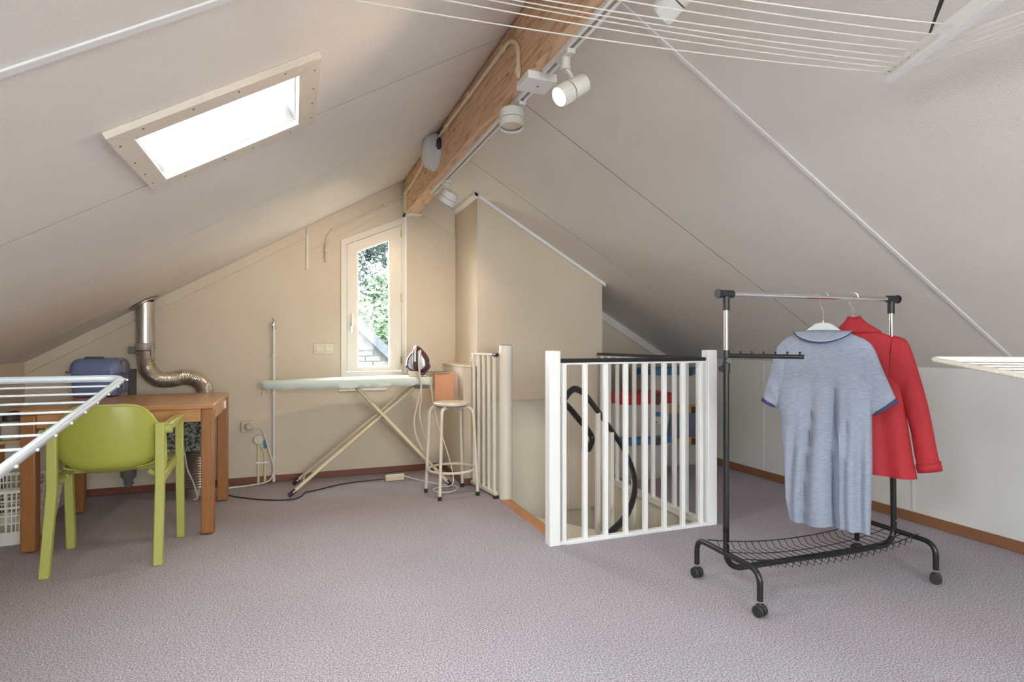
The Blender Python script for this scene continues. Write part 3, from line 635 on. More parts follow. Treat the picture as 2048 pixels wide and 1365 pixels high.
# ------------------------------------------------------------------ green chair
ch = thing('plastic_armchair', 'lime green plastic armchair with moulded back, pulled up to the oak table', 'chair', (-.865, 3.53, 0))
def chair():
    XLc, XRc = -1.10, -.635
    # rear legs (near the camera), raked: foot further back
    for x, s in ((XLc, -1), (XRc, 1)):
        bm = nb(); rings(bm, [[Vector((x + dx + (.016 if z > .3 and s < 0 else 0), y + dy, z)) for dx, dy in ((-.021, -.017), (.021, -.017), (.021, .017), (-.021, .017))] for y, z in ((3.315, 0), (3.36, .40), (3.36, .705))]); finish(bm, 'rear_leg', 'green_frame', ch, bevel=.005)
    for x, s in ((-1.125, -1), (-.605, 1)):
        bm = nb(); rings(bm, [[Vector((x + dx, y + dy, z)) for dx, dy in ((-.020, -.018), (.020, -.018), (.020, .018), (-.020, .018))] for y, z in ((3.750, 0), (3.715, .40), (3.698, .705))]); finish(bm, 'front_leg', 'green_frame', ch, bevel=.005)
        bm = nb(); rx = -1.095 if s < 0 else -.628
        rings(bm, [[Vector((xx + dx, y, z + dz)) for dx, dz in ((-.021, -.020), (.021, -.020), (.021, .020), (-.021, .020))] for xx, y, z in ((rx + .012 * s, 3.40, .678), (x, 3.705, .688))]); finish(bm, 'armrest', 'green_frame', ch, bevel=.006)
        finish(cyl(nb(), (rx - .03 * s, 3.375, .672), (rx + .045 * s, 3.375, .672), .022, seg=16), 'arm_joint', 'green_frame', ch)
        bm = nb(); rings(bm, [[Vector((rx + dx, y, z + dz)) for dx, dz in ((-.012, -.022), (.012, -.022), (.012, .022), (-.012, .022))] for y, z in ((3.37, .42), (3.70, .455))]); finish(bm, 'side_rail', 'green_frame', ch, bevel=.003)
    B('front_rail', 'green_frame', ch, -1.11, -.62, 3.70, 3.72, .41, .465, bevel=.003)
    # moulded shell: back panel curving round and down into the seat
    cx = -.865; NU, NV = 22, 16
    def bk(u, v):   # u -1..1 across, v 0..1 from bottom to top
        zt = .455 + .35 * v
        wdt = .235 - .03 * max(0, (v - .62) / .38) ** 3 - .02 * max(0, (.3 - v) / .3) ** 2
        # rounded outline (superellipse): pull corners in
        zz = zt - (.10 * abs(u) ** 5 if v > .5 else 0) * max(0, (v - .5) * 2) + (.075 * abs(u) ** 4) * max(0, (.5 - v) * 2)
        y = 3.335 + .085 * u * u - .012 * math.sin(v * PI) - .03 * (v - .4) + (.09 * (1 - v / .16) ** 2 if v < .16 else 0)
        return Vector((cx + u * wdt, y, zz))
    bm = nb(); rs = []
    for j in range(NV + 1):
        rs.append([bk(-1 + 2 * i / NU, j / NV) for i in range(NU + 1)])
    rings(bm, rs, loop=False); finish(bm, 'backrest', 'green', ch, solid=.007, sub=1)
    # rim flange round the shell
    edge = [bk(-1, j / NV) for j in range(NV + 1)] + [bk(-1 + 2 * i / NU, 1) for i in range(1, NU + 1)] + [bk(1, 1 - j / NV) for j in range(1, NV + 1)]
    finish(tube(nb(), edge, .006, 8), 'back_rim', 'green_frame', ch)
    # seat pan
    rs = []
    for j in range(13):
        v = j / 12; row = []
        for i in range(NU + 1):
            u = -1 + 2 * i / NU
            row.append(Vector((cx + u * (.190 + .03 * v), 3.40 + .32 * v, .478 + .02 * v - .022 * math.sin(v * PI) * (1 - u * u) - .03 * max(0, v - .85) / .15 + .02 * u ** 4)))
        rs.append(row)
    bm = nb(); rings(bm, rs, loop=False); finish(bm, 'seat', 'green', ch, solid=.007)
    # curved ears joining shell to legs
    for s in (-1, 1):
        pts = spline([(cx + s * .232, 3.42, .70), (cx + s * .238, 3.425, .52), (cx + s * .228, 3.43, .445), (cx + s * .20, 3.42, .435), (cx + s * .17, 3.40, .46)], 5)
        finish(tube(nb(), pts, .012, 8, flat=.6), 'shell_flange', 'green_frame', ch)
chair()

# ------------------------------------------------------------------ duct, fan unit, pipes behind the table
dc = thing('ventilation_duct', 'silver metal duct from the sloping roof bending down behind the table', 'duct', (-1.0, 4.82, .75))
dx, dy = -1.005, 4.82
finish(cyl(nb(), (dx, dy, 1.085), (dx, dy, 1.40), .0575, seg=32), 'rigid_pipe', 'galv', dc)
A = axis((dx, dy, zl(dx) - .008), (sinT, 0, -cosT)); finish(lathe(nb(), [(.062, 0), (.098, 0), (.098, .007), (.062, .009)], A @ Matrix.Scale(1.0, 4), 36, cap=False), 'roof_collar', 'galv', dc)
bm = nb(); tube(bm, [(dx, dy, 1.055), (dx, dy, 1.065), (dx, dy, 1.085), (dx, dy, 1.10), (dx, dy, 1.105)], [.060, .0625, .0615, .062, .059], 24); box(bm, dx + .045, dx + .062, dy - .04, dy - .025, .99, 1.09); finish(bm, 'tape_wrap', 'tape', dc)
fp = spline([(dx, dy, 1.075), (dx + .004, dy, 1.0), (dx + .02, dy - .005, .91), (dx + .085, dy - .02, .845), (dx + .17, dy - .03, .84), (dx + .25, dy - .04, .855), (dx + .33, dy - .05, .84), (dx + .385, dy - .05, .78), (dx + .39, dy - .05, .70)], 18)
finish(tube(nb(), fp, [.056 + (.0022 if i % 2 else -.0012) for i in range(len(fp))], 24), 'flexible_hose', 'alu', dc, smooth=60)
B('wall_bracket', 'greypl', dc, -1.115, -1.05, dy + .03, G, 1.03, 1.08, bevel=.003)
un = thing('fan_unit', 'speckled foam silencer box on a corrugated drum under the table', 'ventilation unit', (-.66, 4.76, 0))
B('foam_box', 'foam', un, -.86, -.585, 4.60, G - .02, .335, .64, bevel=.012)
finish(cyl(nb(), (-.615, 4.77, .64), (-.615, 4.77, .72), .056, seg=24), 'spigot', 'galv', un)
pr = [(.082, 0.0), (.082, .05)]
for k in range(15): pr += [(.074, .05 + k * .019), (.080, .06 + k * .019)]
finish(lathe(nb(), pr + [(.078, .335)], Matrix.Translation((-.665, 4.76, 0)), 28), 'corrugated_drum', 'galv', un)
B('side_plate', 'galv', un, -.584, -.578, 4.66, 4.86, .36, .66)
finish(tube(nb(), spline([(-.72, 4.60, .335), (-.70, 4.585, .22), (-.66, 4.57, .12), (-.635, 4.565, .02), (-.66, 4.56, .008)], 6), .005, 6), 'power_cord', 'wcable', un)
tag(finish(box(nb(), -1.135, -1.085, G - .035, G, .60, .915), 'wall_box_pipe', 'dark', loc=(-1.11, G, .6), bevel=.004), 'dark grey square pipe on the gable behind the blue case', 'pipe')
dr = thing('drain_stub', 'dark grey plastic drain trap on the wall under the table', 'drain', (-1.12, 4.88, .1))
finish(lathe(nb(), [(.02, .0), (.022, .015), (.03, .018), (.032, .03), (.026, .034), (.03, .05), (.048, .075), (.050, .12)], Matrix.Translation((-1.12, 4.88, .065)), 20), 'trap', 'greypl', dr)
finish(cyl(nb(), (-1.12, 4.88, .15), (-1.12, 4.95, .17), .02), 'outlet', 'greypl', dr)
pk = thing('wall_plug', 'black plug in a low socket under the table', 'plug', (-.93, 4.93, .1))
finish(lathe(nb(), [(.012, 0), (.024, .006), (.022, .03), (.008, .05)], axis((-.915, G, .14), (0, -1, 0)), 14), 'body', 'blackpl', pk)
finish(tube(nb(), [(-.90, 4.915, .135), (-.885, 4.90, .13)], .003, 6), 'pin', 'galv', pk)

# gas pipe with tap at the gable
gp = thing('gas_pipe', 'white vertical pipe with chrome tap on the gable left of the window', 'pipe', (-.149, 4.92, 0))
finish(tube(nb(), [(-.149, 4.925, .0), (-.149, 4.925, 1.215)], .011, 12), 'riser', 'white_warm', gp)
for zz in (1.0, .70, .19, .06): finish(lathe(nb(), [(.0, 0), (.018, 0), (.018, .016), (.014, .02), (0, .02)], Matrix.Translation((-.149, 4.925, zz)), 14), 'pipe_clip', 'white_warm', gp)
finish(lathe(nb(), [(.012, 0), (.015, .004), (.015, .02), (.010, .024), (.013, .04), (.013, .06), (.008, .064)], Matrix.Translation((-.149, 4.925, 1.21)), 12), 'tap_body', 'chrome', gp)
finish(tube(nb(), spline([(-.149, 4.92, 1.265), (-.152, 4.905, 1.285), (-.160, 4.89, 1.300)], 4), [.006] * 8 + [.004], 8), 'tap_lever', 'chrome', gp)
finish(tube(nb(), [(-.149, 4.92, 1.245), (-.149, 4.86, 1.245)], .008, 10), 'tap_outlet', 'chrome', gp)
finish(lathe(nb(), [(.022, 0), (.022, .006), (.012, .01)], Matrix.Translation((-.149, 4.925, 0)), 12), 'floor_collar', 'chrome', gp)
# switch
sw = thing('light_switch', 'double ivory light switch on the gable beside the window', 'switch', (.226, G, 1.055))
B('plate', 'switch', sw, .148, .304, G - .010, G, 1.013, 1.099, bevel=.003)
for x in (.160, .232):
    f = B('switch_frame', 'switch', sw, x - .003, x + .063, G - .013, G - .0095, 1.022, 1.090, bevel=.002)
    B('rocker', 'switch', sw, x + .006, x + .054, G - .018, G - .011, 1.032, 1.080, bevel=.002)
# socket, plug, cables
so = thing('wall_socket', 'ivory socket with plug on the gable beside the white pipe', 'socket', (-.34, G, .45))
B('plate', 'switch', so, -.385, -.30, G - .035, G, .41, .495, bevel=.005)
finish(lathe(nb(), [(.028, 0), (.030, .01), (.026, .035), (.014, .045)], axis((-.335, G - .033, .452), (.3, -1, 0)), 18), 'plug', 'switch', so)
jb = thing('junction_box', 'round beige junction box with two yellow conduits near the socket', 'conduit', (-.255, G, .34))
finish(lathe(nb(), [(.036, 0), (.036, .03), (.03, .036)], axis((-.262, G, .345), (0, -1, 0)), 20), 'box', 'stoolm', jb)
for x in (-.262, -.214): finish(tube(nb(), spline([(x * .2 - .262 * .8 + .0, G - .012, .33), (x, G - .014, .22), (x, G - .014, .10), (x, G - .02, .0)], 5), .0095, 10), 'conduit_leg', 'ycable', jb)
B('tape_flag', 'cyan', jb, -.222, -.198, G - .03, G - .008, .275, .335, bevel=.002)
B('clip', 'white', jb, -.28, -.195, G - .026, G, .155, .172)
def cable(name, label, pts, r, m, n=8):
    p = spline(pts, n); return tag(finish(tube(nb(), p, r, 8), name, m, loc=tuple(p[0])), label, 'cable')
cable('white_cable', 'ivory cable looping from the socket plug down and left along the floor', [(-.31, 4.87, .455), (-.25, 4.86, .452), (-.215, 4.87, .39), (-.18, 4.88, .25), (-.15, 4.885, .12), (-.18, 4.875, .03), (-.30, 4.86, .008), (-.42, 4.84, .006), (-.50, 4.83, .006), (-.56, 4.84, .006)], .006, 'wcable')
cable('black_cable', 'black cable snaking over the carpet below the ironing board', [(-.50, 4.68, .005), (-.36, 4.52, .005), (-.18, 4.38, .005), (-.02, 4.33, .005), (.05, 4.40, .005), (.08, 4.50, .005), (.16, 4.54, .005), (.35, 4.66, .005), (.55, 4.70, .005), (.68, 4.68, .012)], .0045, 'blackpl')
ps = thing('power_brick', 'white power adapter lying on the carpet under the ironing board', 'adapter', (.76, 4.67, 0))
bm = nb(); box(bm, .68, .83, 4.62, 4.68, .002, .045); finish(bm, 'case', 'switch', ps, bevel=.008)
finish(tube(nb(), [(.69, 4.65, .045), (.83, 4.65, .045)], .006, 6), 'cable_clip', 'wcable', ps)
cable('white_cable', 'thin white cable from the power adapter coiling under the stool', [(.83, 4.66, .03), (.90, 4.62, .008), (.99, 4.48, .005), (1.06, 4.38, .005), (1.14, 4.32, .005), (1.16, 4.22, .005), (1.08, 4.13, .005), (.99, 4.16, .005), (.98, 4.25, .005), (1.05, 4.30, .006), (1.12, 4.24, .03), (1.13, 4.26, .12), (1.10, 4.35, .30), (1.06, 4.42, .45), (1.02, 4.42, .62), (1.0, 4.40, .74), (.985, 4.395, .80)], .0045, 'wcable')

# ------------------------------------------------------------------ ironing board
ib = thing('ironing_board', 'ironing board with pale mint cover standing in front of the gable', 'ironing board', (.45, 4.57, 0))
def board():
    n = 40; top = []; yc = 4.575
    def hw(t):     # half width along the board, t 0 tip .. 1 heel
        return .185 * min(1, (math.sin(min(1, t / .62) * PI / 2)) ** .62) * (1 if t < .95 else 1 - .25 * ((t - .95) / .05) ** 2)
    X0, X1 = -.225, 1.015
    xs = [X0 + (X1 - X0) * (i / n) ** 1.0 for i in range(n + 1)]; ts = [i / n for i in range(n + 1)]
    zt = [.826 + .012 * t for t in ts]
    front = [(x, yc - max(hw(t), .012), z) for x, t, z in zip(xs, ts, zt)]; back = [(x, yc + max(hw(t), .012), z) for x, t, z in zip(xs, ts, zt)]
    loop = front + back[::-1]
    cx = sum(p[0] for p in loop) / len(loop)
    def ring(ins, dz, wob=0):
        r = []
        for k, (x, y, z) in enumerate(loop):
            f = 1 - ins / .19
            wv = wob * (math.sin(k * .9) + .6 * math.sin(k * 2.3 + 1)) * .5
            r.append(Vector((cx + (x - cx) * (1 - ins / .62), yc + (y - yc) * f, z + dz + wv)))
        return r
    bm = nb(); rings(bm, [ring(.06, .004), ring(.012, .003), ring(0, -.004), ring(-.002, -.02), ring(.002, -.056, .012), ring(.012, -.060, .012), ring(.03, -.030)])
    finish(bm, 'cover', 'cover', ib, smooth=60)
    # legs
    def leg(a, b, nm='leg'):
        a, b = Vector(a), Vector(b); o = finish(tube(nb(), [a + (b - a) * .03, b], .0135, 10, flat=1.25), nm, 'boardtube', ib)
        finish(tube(nb(), [a, a + (b - a) * .05], .0165, 10), 'rubber_foot', 'blackpl', o)
    leg((-.035, 4.40, .014), (.90, 4.52, .765)); leg((-.005, 4.76, .014), (.90, 4.60, .765))
    leg((1.125, 4.275, .014), (.455, 4.50, .755)); leg((1.125, 4.80, .014), (.455, 4.62, .755))
    finish(tube(nb(), [(.70, 4.50, .50), (.70, 4.65, .50)], .008, 8), 'cross_bar', 'boardtube', ib) if False else None
    finish(tube(nb(), [(.635, 4.42, .535), (.635, 4.70, .535)], .006, 8), 'pivot_bolt', 'greypl', ib)
    finish(tube(nb(), [(.06, 4.41, .085), (.08, 4.745, .085)], .008, 8), 'cross_bar', 'chrome', ib)
    finish(box(nb(), .88, .985, 4.42, 4.70, .75, .785), 'height_bracket', 'greypl', ib, bevel=.01)
    finish(tube(nb(), spline([(-.205, yc, .80), (-.215, yc - .01, .76), (-.225, yc - .02, .72)], 4), .0015, 5), 'drawstring', 'dark', ib)
    finish(tube(nb(), spline([(-.205, yc, .80), (-.195, yc - .01, .77), (-.185, yc - .02, .735)], 4), .0015, 5), 'drawstring', 'dark', ib)
    # iron rest at the heel with wire rail
    finish(tube(nb(), fillet([(.99, 4.43, .825), (1.0, 4.43, .862), (1.20, 4.47, .862), (1.20, 4.68, .862), (1.0, 4.70, .862), (.99, 4.70, .825)], .03), .004, 8), 'iron_rest', 'greypl', ib)
board()
# towel on the rest
def towel():
    rs = []; n = 14
    path = [(4.456, .625), (4.456, .74), (4.458, .84), (4.466, .864), (4.48, .869), (4.494, .862), (4.498, .82), (4.50, .72)]
    for (y, z) in [tuple(Vector((a, b, 0)).to_2d()) for a, b in path]:
        row = []
        for i in range(n + 1):
            u = i / n; x = 1.035 + .165 * u
            f = .006 * math.sin(u * 9 + z * 5) * max(0, .86 - z) * 5
            row.append(Vector((x - .012 * (.86 - z) * 2 * (u - .2), y - f - .004, z + (.004 * math.sin(u * 6) if z < .7 else 0))))
        rs.append(row)
    bm = nb(); rings(bm, rs, loop=False)
    o = finish(bm, 'hand_towel', 'towel', None, loc=(1.12, 4.47, .63), solid=.008, sub=1); tag(o, 'peach orange hand towel hanging from the ironing board rail', 'towel')
towel()
# steam iron
ir = thing('steam_iron', 'aubergine and silver steam iron standing upright on the ironing board', 'iron', (.92, 4.50, .84))
def iron():
    z0 = .852; cx, cy = .915, 4.53
    R = Matrix.Translation((cx, cy, z0)) @ Matrix.Rotation(math.radians(-22), 4, 'Z')
    def outline(s, d, H=.225, W=.088, sh=0):   # teardrop: wide at heel, pointed up, in local x-z plane, y = -d towards the camera
        pts = []
        for k in range(28):
            a = 2 * PI * k / 28; t = (1 - math.cos(a)) / 2     # 0 bottom .. 1 tip
            wdt = W * math.sin(a) * (1.0 if t < .35 else (1 - ((t - .35) / .65) ** 1.8 * .62))
            pts.append(R @ Vector((wdt * s * (1.25 if t < .3 else 1.08), -d, sh + (t - .45) * H * s + .45 * H)))
        return pts
    finish(rings(nb(), [outline(1, -.062), outline(1, -.052)]), 'soleplate', 'chrome', ir)
    finish(rings(nb(), [outline(.98, -.052), outline(1.02, -.03), outline(.97, 0), outline(.85, .022), outline(.70, .030)]), 'body', 'purple', ir, smooth=60)
    finish(rings(nb(), [outline(.72, .012, sh=.004), outline(.70, .036, sh=.004), outline(.60, .040, sh=.004)]), 'side_panel', 'ironsilver', ir, smooth=60)
    hp = spline([R @ Vector(q) for q in ((0, .01, .20), (0, -.045, .218), (0, -.082, .185), (0, -.090, .12), (0, -.080, .05), (0, -.03, .03))], 6)
    finish(tube(nb(), hp, .017, 12, flat=1.2), 'handle', 'purple', ir)
    finish(tube(nb(), hp[4:20], .019, 12, flat=.8), 'handle_grip', 'ironsilver', ir)
    bm = nb(); box(bm, -.062, .062, -.085, .05, .0, .022); bm.transform(R); finish(bm, 'heel', 'purple', ir, bevel=.008)
    bm = nb(); box(bm, -.052, .035, -.096, -.085, -.012, .034); bm.transform(R); finish(bm, 'rest_bracket', 'switch', ir, bevel=.006)
iron()
def ribbed(name, label, pts, r, m):
    p = spline(pts, 16); return tag(finish(tube(nb(), p, [r * (1.12 if i % 2 else .9) for i in range(len(p))], 8), name, m, loc=tuple(p[0])), label, 'cord')
ribbed('iron_cord', 'ribbed beige iron cord looping down beside the ironing board leg', [(.895, 4.395, 1.03), (.905, 4.365, 1.045), (.895, 4.345, .98), (.895, 4.345, .86), (.905, 4.335, .78), (.87, 4.33, .62), (.85, 4.33, .52), (.86, 4.33, .42), (.90, 4.33, .32), (.95, 4.33, .25), (.97, 4.36, .30), (.93, 4.37, .42), (.90, 4.37, .55), (.905, 4.36, .66), (.91, 4.35, .76)], .0065, 'stoolm')

# ------------------------------------------------------------------ stool
sl_ = thing('metal_stool', 'round putty coloured metal stool with footring under the towel', 'stool', (1.08, 4.10, 0))
def stool():
    c = Vector((1.08, 4.10, 0)); feet = [(.912, 4.20), (.955, 3.945), (1.245, 3.985), (1.208, 4.262)]
    finish(lathe(nb(), [(0, 0), (.128, 0), (.134, .004), (.134, .016), (.128, .022), (0, .022)], Matrix.Translation((c.x, c.y, .652)), 36), 'seat', 'stoolm', sl_)
    finish(lathe(nb(), [(.10, 0), (.11, 0), (.11, .012), (.10, .012)], Matrix.Translation((c.x, c.y, .640)), 30, cap=False), 'seat_ring', 'greypl', sl_)
    for fx, fy in feet:
        d = (Vector((fx, fy, 0)) - c); dn = d.normalized()
        lg = finish(tube(nb(), fillet([c + dn * .05 + Vector((0, 0, .637)), c + dn * .165 + Vector((0, 0, .637)), Vector((fx, fy, .02))], .06, 8), .0115, 12), 'leg', 'stoolm', sl_)
        finish(cyl(nb(), (fx, fy, 0), (fx, fy, .03), .0145, .0135, 12), 'rubber_foot', 'blackpl', lg)
    ring = [c + Vector((.168 * math.cos(2 * PI * k / 40), .168 * math.sin(2 * PI * k / 40), .185)) for k in range(40)]
    finish(tube(nb(), ring, .0095, 10, closed=True), 'foot_ring', 'stoolm', sl_)
stool()
gs = thing('reading_glasses', 'thin wire reading glasses on the white ledge', 'glasses', (1.28, 4.40, .926))
for x in (1.265, 1.305): finish(tube(nb(), [Vector((x + .017 * math.cos(a), 4.38 + .006 * math.sin(a), .942 + .014 * math.sin(a))) for a in (2 * PI * k / 14 for k in range(14))], .0016, 5, closed=True), 'lens_rim', 'tan', gs)
finish(tube(nb(), [(1.25, 4.38, .945), (1.245, 4.44, .93), (1.26, 4.50, .928)], .0014, 5), 'temple', 'tan', gs)
finish(tube(nb(), [(1.322, 4.38, .945), (1.325, 4.44, .93), (1.315, 4.50, .928)], .0014, 5), 'temple', 'tan', gs)

# ------------------------------------------------------------------ storage boxes
def crate(name, label, x0, x1, y0, y1, z0, z1, lidh, bodym, lidm, clips=True, group=None):
    t = thing(name, label, 'storage box', ((x0 + x1) / 2, (y0 + y1) / 2, z0), 'plastic boxes stacked behind the stair')
    zb = z1 - lidh; tp = .03
    th = .004
    r = nb(); 
    def ring(ins, z): 
        o = []
        rr = .04
        for cx, cy, a0 in ((x1 - ins - rr, y1 - ins - rr, 0), (x0 + ins + rr, y1 - ins - rr, 90), (x0 + ins + rr, y0 + ins + rr, 180), (x1 - ins - rr, y0 + ins + rr, 270)):
            for k in range(5): a = math.radians(a0 + 90 * k / 4); o.append(Vector((cx + rr * math.cos(a), cy + rr * math.sin(a), z)))
        return o
    rings(r, [ring(tp + .006, z0), ring(tp, z0 + .01), ring(tp * .6, z0 + (zb - z0) * .5), ring(.012, zb - .03), ring(.004, zb - .028), ring(.004, zb)])
    finish(r, 'body', bodym, t, smooth=50)
    rr_ = rings(nb(), [ring(-.003, zb - .012), ring(-.005, zb), ring(-.003, z1 - .008), ring(.012, z1), ring(.03, z1 - .006)])
    ld = finish(rr_, 'lid', lidm, t)
    if clips:
        for xx in ((x0 + x1) / 2 + .06,):
            B('clip', 'dark', t, xx - .03, xx + .03, y0 - .012, y0 - .002, zb - .02, z1 - .006, bevel=.003)
    return t
LB = (2.46, 2.90, 3.93, 4.05 + .18)
crate('storage_box', 'grey translucent box with blue lid, lower of the stack nearest the stair rail', *LB, .0, .345, .045, 'clear', 'bluelid')
crate('storage_box', 'grey translucent box with red lid, upper of the stack nearest the stair rail', LB[0] - .03, LB[1] + .01, LB[2], LB[3], .345, .70, .075, 'clear', 'redlid')
lbl = thing('box_label', 'white paper label with blue picture on the red lidded box', 'label', (2.86, 3.925, .50))
B('paper', 'paper', lbl, 2.70, 2.84, 3.921, 3.924, .45, .56)
B('picture_print', 'bluelid', lbl, 2.71, 2.77, 3.9195, 3.9215, .51, .55)
B('small_print', 'dark', lbl, 2.80, 2.815, 3.9195, 3.9215, .50, .53); B('small_print', 'redlid', lbl, 2.72, 2.74, 3.9195, 3.9215, .46, .47)
RB = (3.06, 3.55, 4.26, 4.66)
crate('storage_box', 'lowest clear box with yellow lid in the stack against the right wall', *RB, .0, .255, .045, 'clear', 'yellowlid')
crate('storage_box', 'middle box with yellow lid and blue contents in the stack against the right wall', *RB, .255, .535, .045, 'clearblue', 'yellowlid')
crate('storage_box', 'topmost tall clear box with blue lid in the stack against the right wall', RB[0] - .10, RB[1], RB[2], RB[3], .535, .875, .045, 'clear', 'bluelid')

# ------------------------------------------------------------------ left corner: cabinet, basket
cb = thing('low_cabinet', 'low white cabinet with pale pine top in the left corner', 'cabinet', (-1.6, 4.75, 0))
B('body', 'white_warm', cb, -1.748, -1.47, 4.575, G - .005, .0, .462, bevel=.003)
B('top', 'pinetop', cb, XL + .002, -1.458, 4.55, G - .002, .462, .484, bevel=.003)
B('corner_post', 'oak_leg', cb, XL + .003, XL + .03, 4.55, 4.575, 0, .462)
bx = tag(finish(rbox(nb(), -1.75, -1.655, 4.57, 4.85, 0, 0, .02, top=[(.006, .485), (0, .49), (0, .60), (.006, .602)]), 'fabric_box', 'beige', loc=(-1.7, 4.7, .485)), 'beige fabric box standing on the pine cabinet top', 'box')
def shoe(name, label, x, y, z, rz, m, tilt=0):
    t = thing(name, label, 'shoe', (x, y, z), 'slippers on the beige box'); R = Matrix.Translation((x, y, z)) @ Matrix.Rotation(rz, 4, 'Z') @ Matrix.Rotation(tilt, 4, 'Y')
    rs = []; L = .16
    for k in range(9):
        u = k / 8; wv = .028 * (math.sin(u * PI) ** .35 if 0 < u < 1 else .15); h = .02 + .035 * (1 - abs(u - .35) * 1.3) * (1 if 0 < u < 1 else .3)
        rs.append([R @ Vector((-L / 2 + L * u, wv * math.cos(a), .012 + max(0, h * math.sin(a)) if math.sin(a) > 0 else .012)) for a in (2 * PI * j / 12 for j in range(12))])
    finish(rings(nb(), rs), 'upper', m, t, smooth=70)
    rs = [[R @ Vector((-L / 2 + L * k / 8, .028 * (math.sin(k / 8 * PI) ** .35 if 0 < k < 8 else .15) * s, z_)) for s, z_ in ((1, 0), (1, .012), (-1, .012), (-1, 0))] for k in range(9)]
    finish(rings(nb(), rs), 'sole', 'blackpl', t)
shoe('slipper', 'black slipper lying across the beige box', -1.675, 4.63, .604, .6, 'blackpl')
shoe('slipper', 'tan slipper leaning on the black slipper over the beige box', -1.70, 4.71, .625, .2, 'tan', -.3)
shoe('slipper', 'tan slipper at the picture edge on the beige box', -1.715, 4.83, .604, 1.3, 'tan')

def laundry():
    t = thing('laundry_basket', 'white plastic laundry basket with slotted sides between table legs', 'laundry basket', (-1.53, 4.13, 0))
    cx, cy = -1.53, 4.14; H = .31
    def R_(z, k=0.0):
        f = z / H; a = .165 + .045 * f + k; b = .225 + .05 * f + k; return a, b
    def pt(th, z, k=0):
        a, b = R_(z, k); c, s = math.cos(th), math.sin(th); e = .45
        return Vector((cx + a * math.copysign(abs(c) ** e, c), cy + b * math.copysign(abs(s) ** e, s), z))
    N = 96
    def band(bm, z0, z1, th=.004):
        rings(bm, [[pt(2 * PI * i / N, z, k) for i in range(N)] for z, k in ((z0, 0), (z1, 0), (z1, -th), (z0, -th))], closed=True)
    bm = nb(); band(bm, .0, .075); finish(bm, 'lower_band', 'basket', t)
    bm = nb(); rings(bm, [[pt(2 * PI * i / N, .004, -.004) for i in range(N)], [pt(2 * PI * i / N, .008, -.004) for i in range(N)]]); finish(bm, 'bottom', 'basket', t)
    bm = nb(); band(bm, .292, .31, .014); finish(bm, 'rim', 'basket', t)
    bm = nb(); band(bm, .205, .217, .010); finish(bm, 'middle_band', 'basket', t)
    bm = nb(); band(bm, .118, .128); band(bm, .162, .170); band(bm, .247, .255); finish(bm, 'thin_bands', 'basket', t)
    bm = nb()
    for i in range(0, 60):
        th = 2 * PI * i / 60; hw = .045
        rings(bm, [[pt(th - hw / 2 * .7, z, 0), pt(th + hw / 2 * .7, z, 0), pt(th + hw / 2 * .7, z, -.004), pt(th - hw / 2 * .7, z, -.004)] for z in (.07, .21, .295)])
    rb = finish(bm, 'slat_lattice', 'basket', t); rb['kind'] = 'stuff'
laundry()

# ------------------------------------------------------------------ drying racks
def wing(t, corner, armv, wirev, nw, L, m, r=.008, wr=.0022, knobs=True, first=.09, step=.086):
    """frame: arm from corner along armv, wires along wirev"""
    c = Vector(corner); a = Vector(armv); wv = Vector(wirev); an = a.normalized(); wn = wv.normalized()
    fr = [c + a, c, c + wv, c + wv + a]
    rr = fillet(fr, .035, 6)
    finish(tube(nb(), rr, r, 12), 'frame', m, t)
    for k in range(nw):
        s = first + k * step
        if s > a.length - .02: break
        p = c + an * s
        ww = finish(tube(nb(), [p - wn * .006, p + wv + wn * .006], wr, 6), 'wire', m, t)
        bmk = nb(); bmesh.ops.create_uvsphere(bmk, u_segments=8, v_segments=6, radius=.0028, matrix=Matrix.Translation(p - wn * .009 + Vector((0, 0, -.002)))); finish(bmk, 'wire_end', m, t)
dl = thing('drying_rack', 'silver wire drying rack wing reaching in at the left edge', 'drying rack', (-.85, .9, 0), 'wire drying racks')
wing(dl, (-.374, 1.586, 1.0325), (0, -1.1, -.164), (-.75, 0, 0), 15, 1.1, 'tubew', first=.010, step=.0725)
for (xa, ya), (xb, yb) in (((-.40, .60), (-1.0, .60)), ((-.40, .60), (-1.0, .60))): pass
finish(tube(nb(), fillet([(-.62, .49, .868), (-.62, 1.02, .008), (-1.10, 1.02, .008), (-1.10, .49, .868)], .03), .008, 10), 'leg_frame', 'tubew', dl)
finish(tube(nb(), fillet([(-.60, .95, .868 + .07), (-.60, .30, .008), (-1.12, .30, .008), (-1.12, .95, .868 + .07)], .03), .008, 10), 'leg_frame', 'tubew', dl)
d2 = thing('drying_rack', 'cream wire drying rack wing at the right edge by the white wall', 'drying rack', (2.4, .6, 0), 'wire drying racks')
wing(d2, (2.07, 1.353, 1.058), (-.42, -.69, -.056), (.80, -.49, .0), 9, 1.1, 'tubec', r=.0085, wr=.003, first=.075, step=.075)
finish(tube(nb(), fillet([(1.98, .70, 1.0), (2.20, .95, .008), (2.55, .74, .008), (2.33, .52, 1.0)], .03), .008, 10), 'leg_frame', 'tubec', d2) if False else None
finish(tube(nb(), fillet([(2.35, .62, 1.0), (2.2, .35, .008), (2.62, .10, .008), (2.60, .47, 1.0)], .03), .008, 10), 'leg_frame', 'tubec', d2)
finish(tube(nb(), fillet([(2.30, .53, 1.0), (2.50, .88, .008), (2.95, .62, .008), (2.62, .50, 1.0)], .03), .008, 10), 'leg_frame', 'tubec', d2)

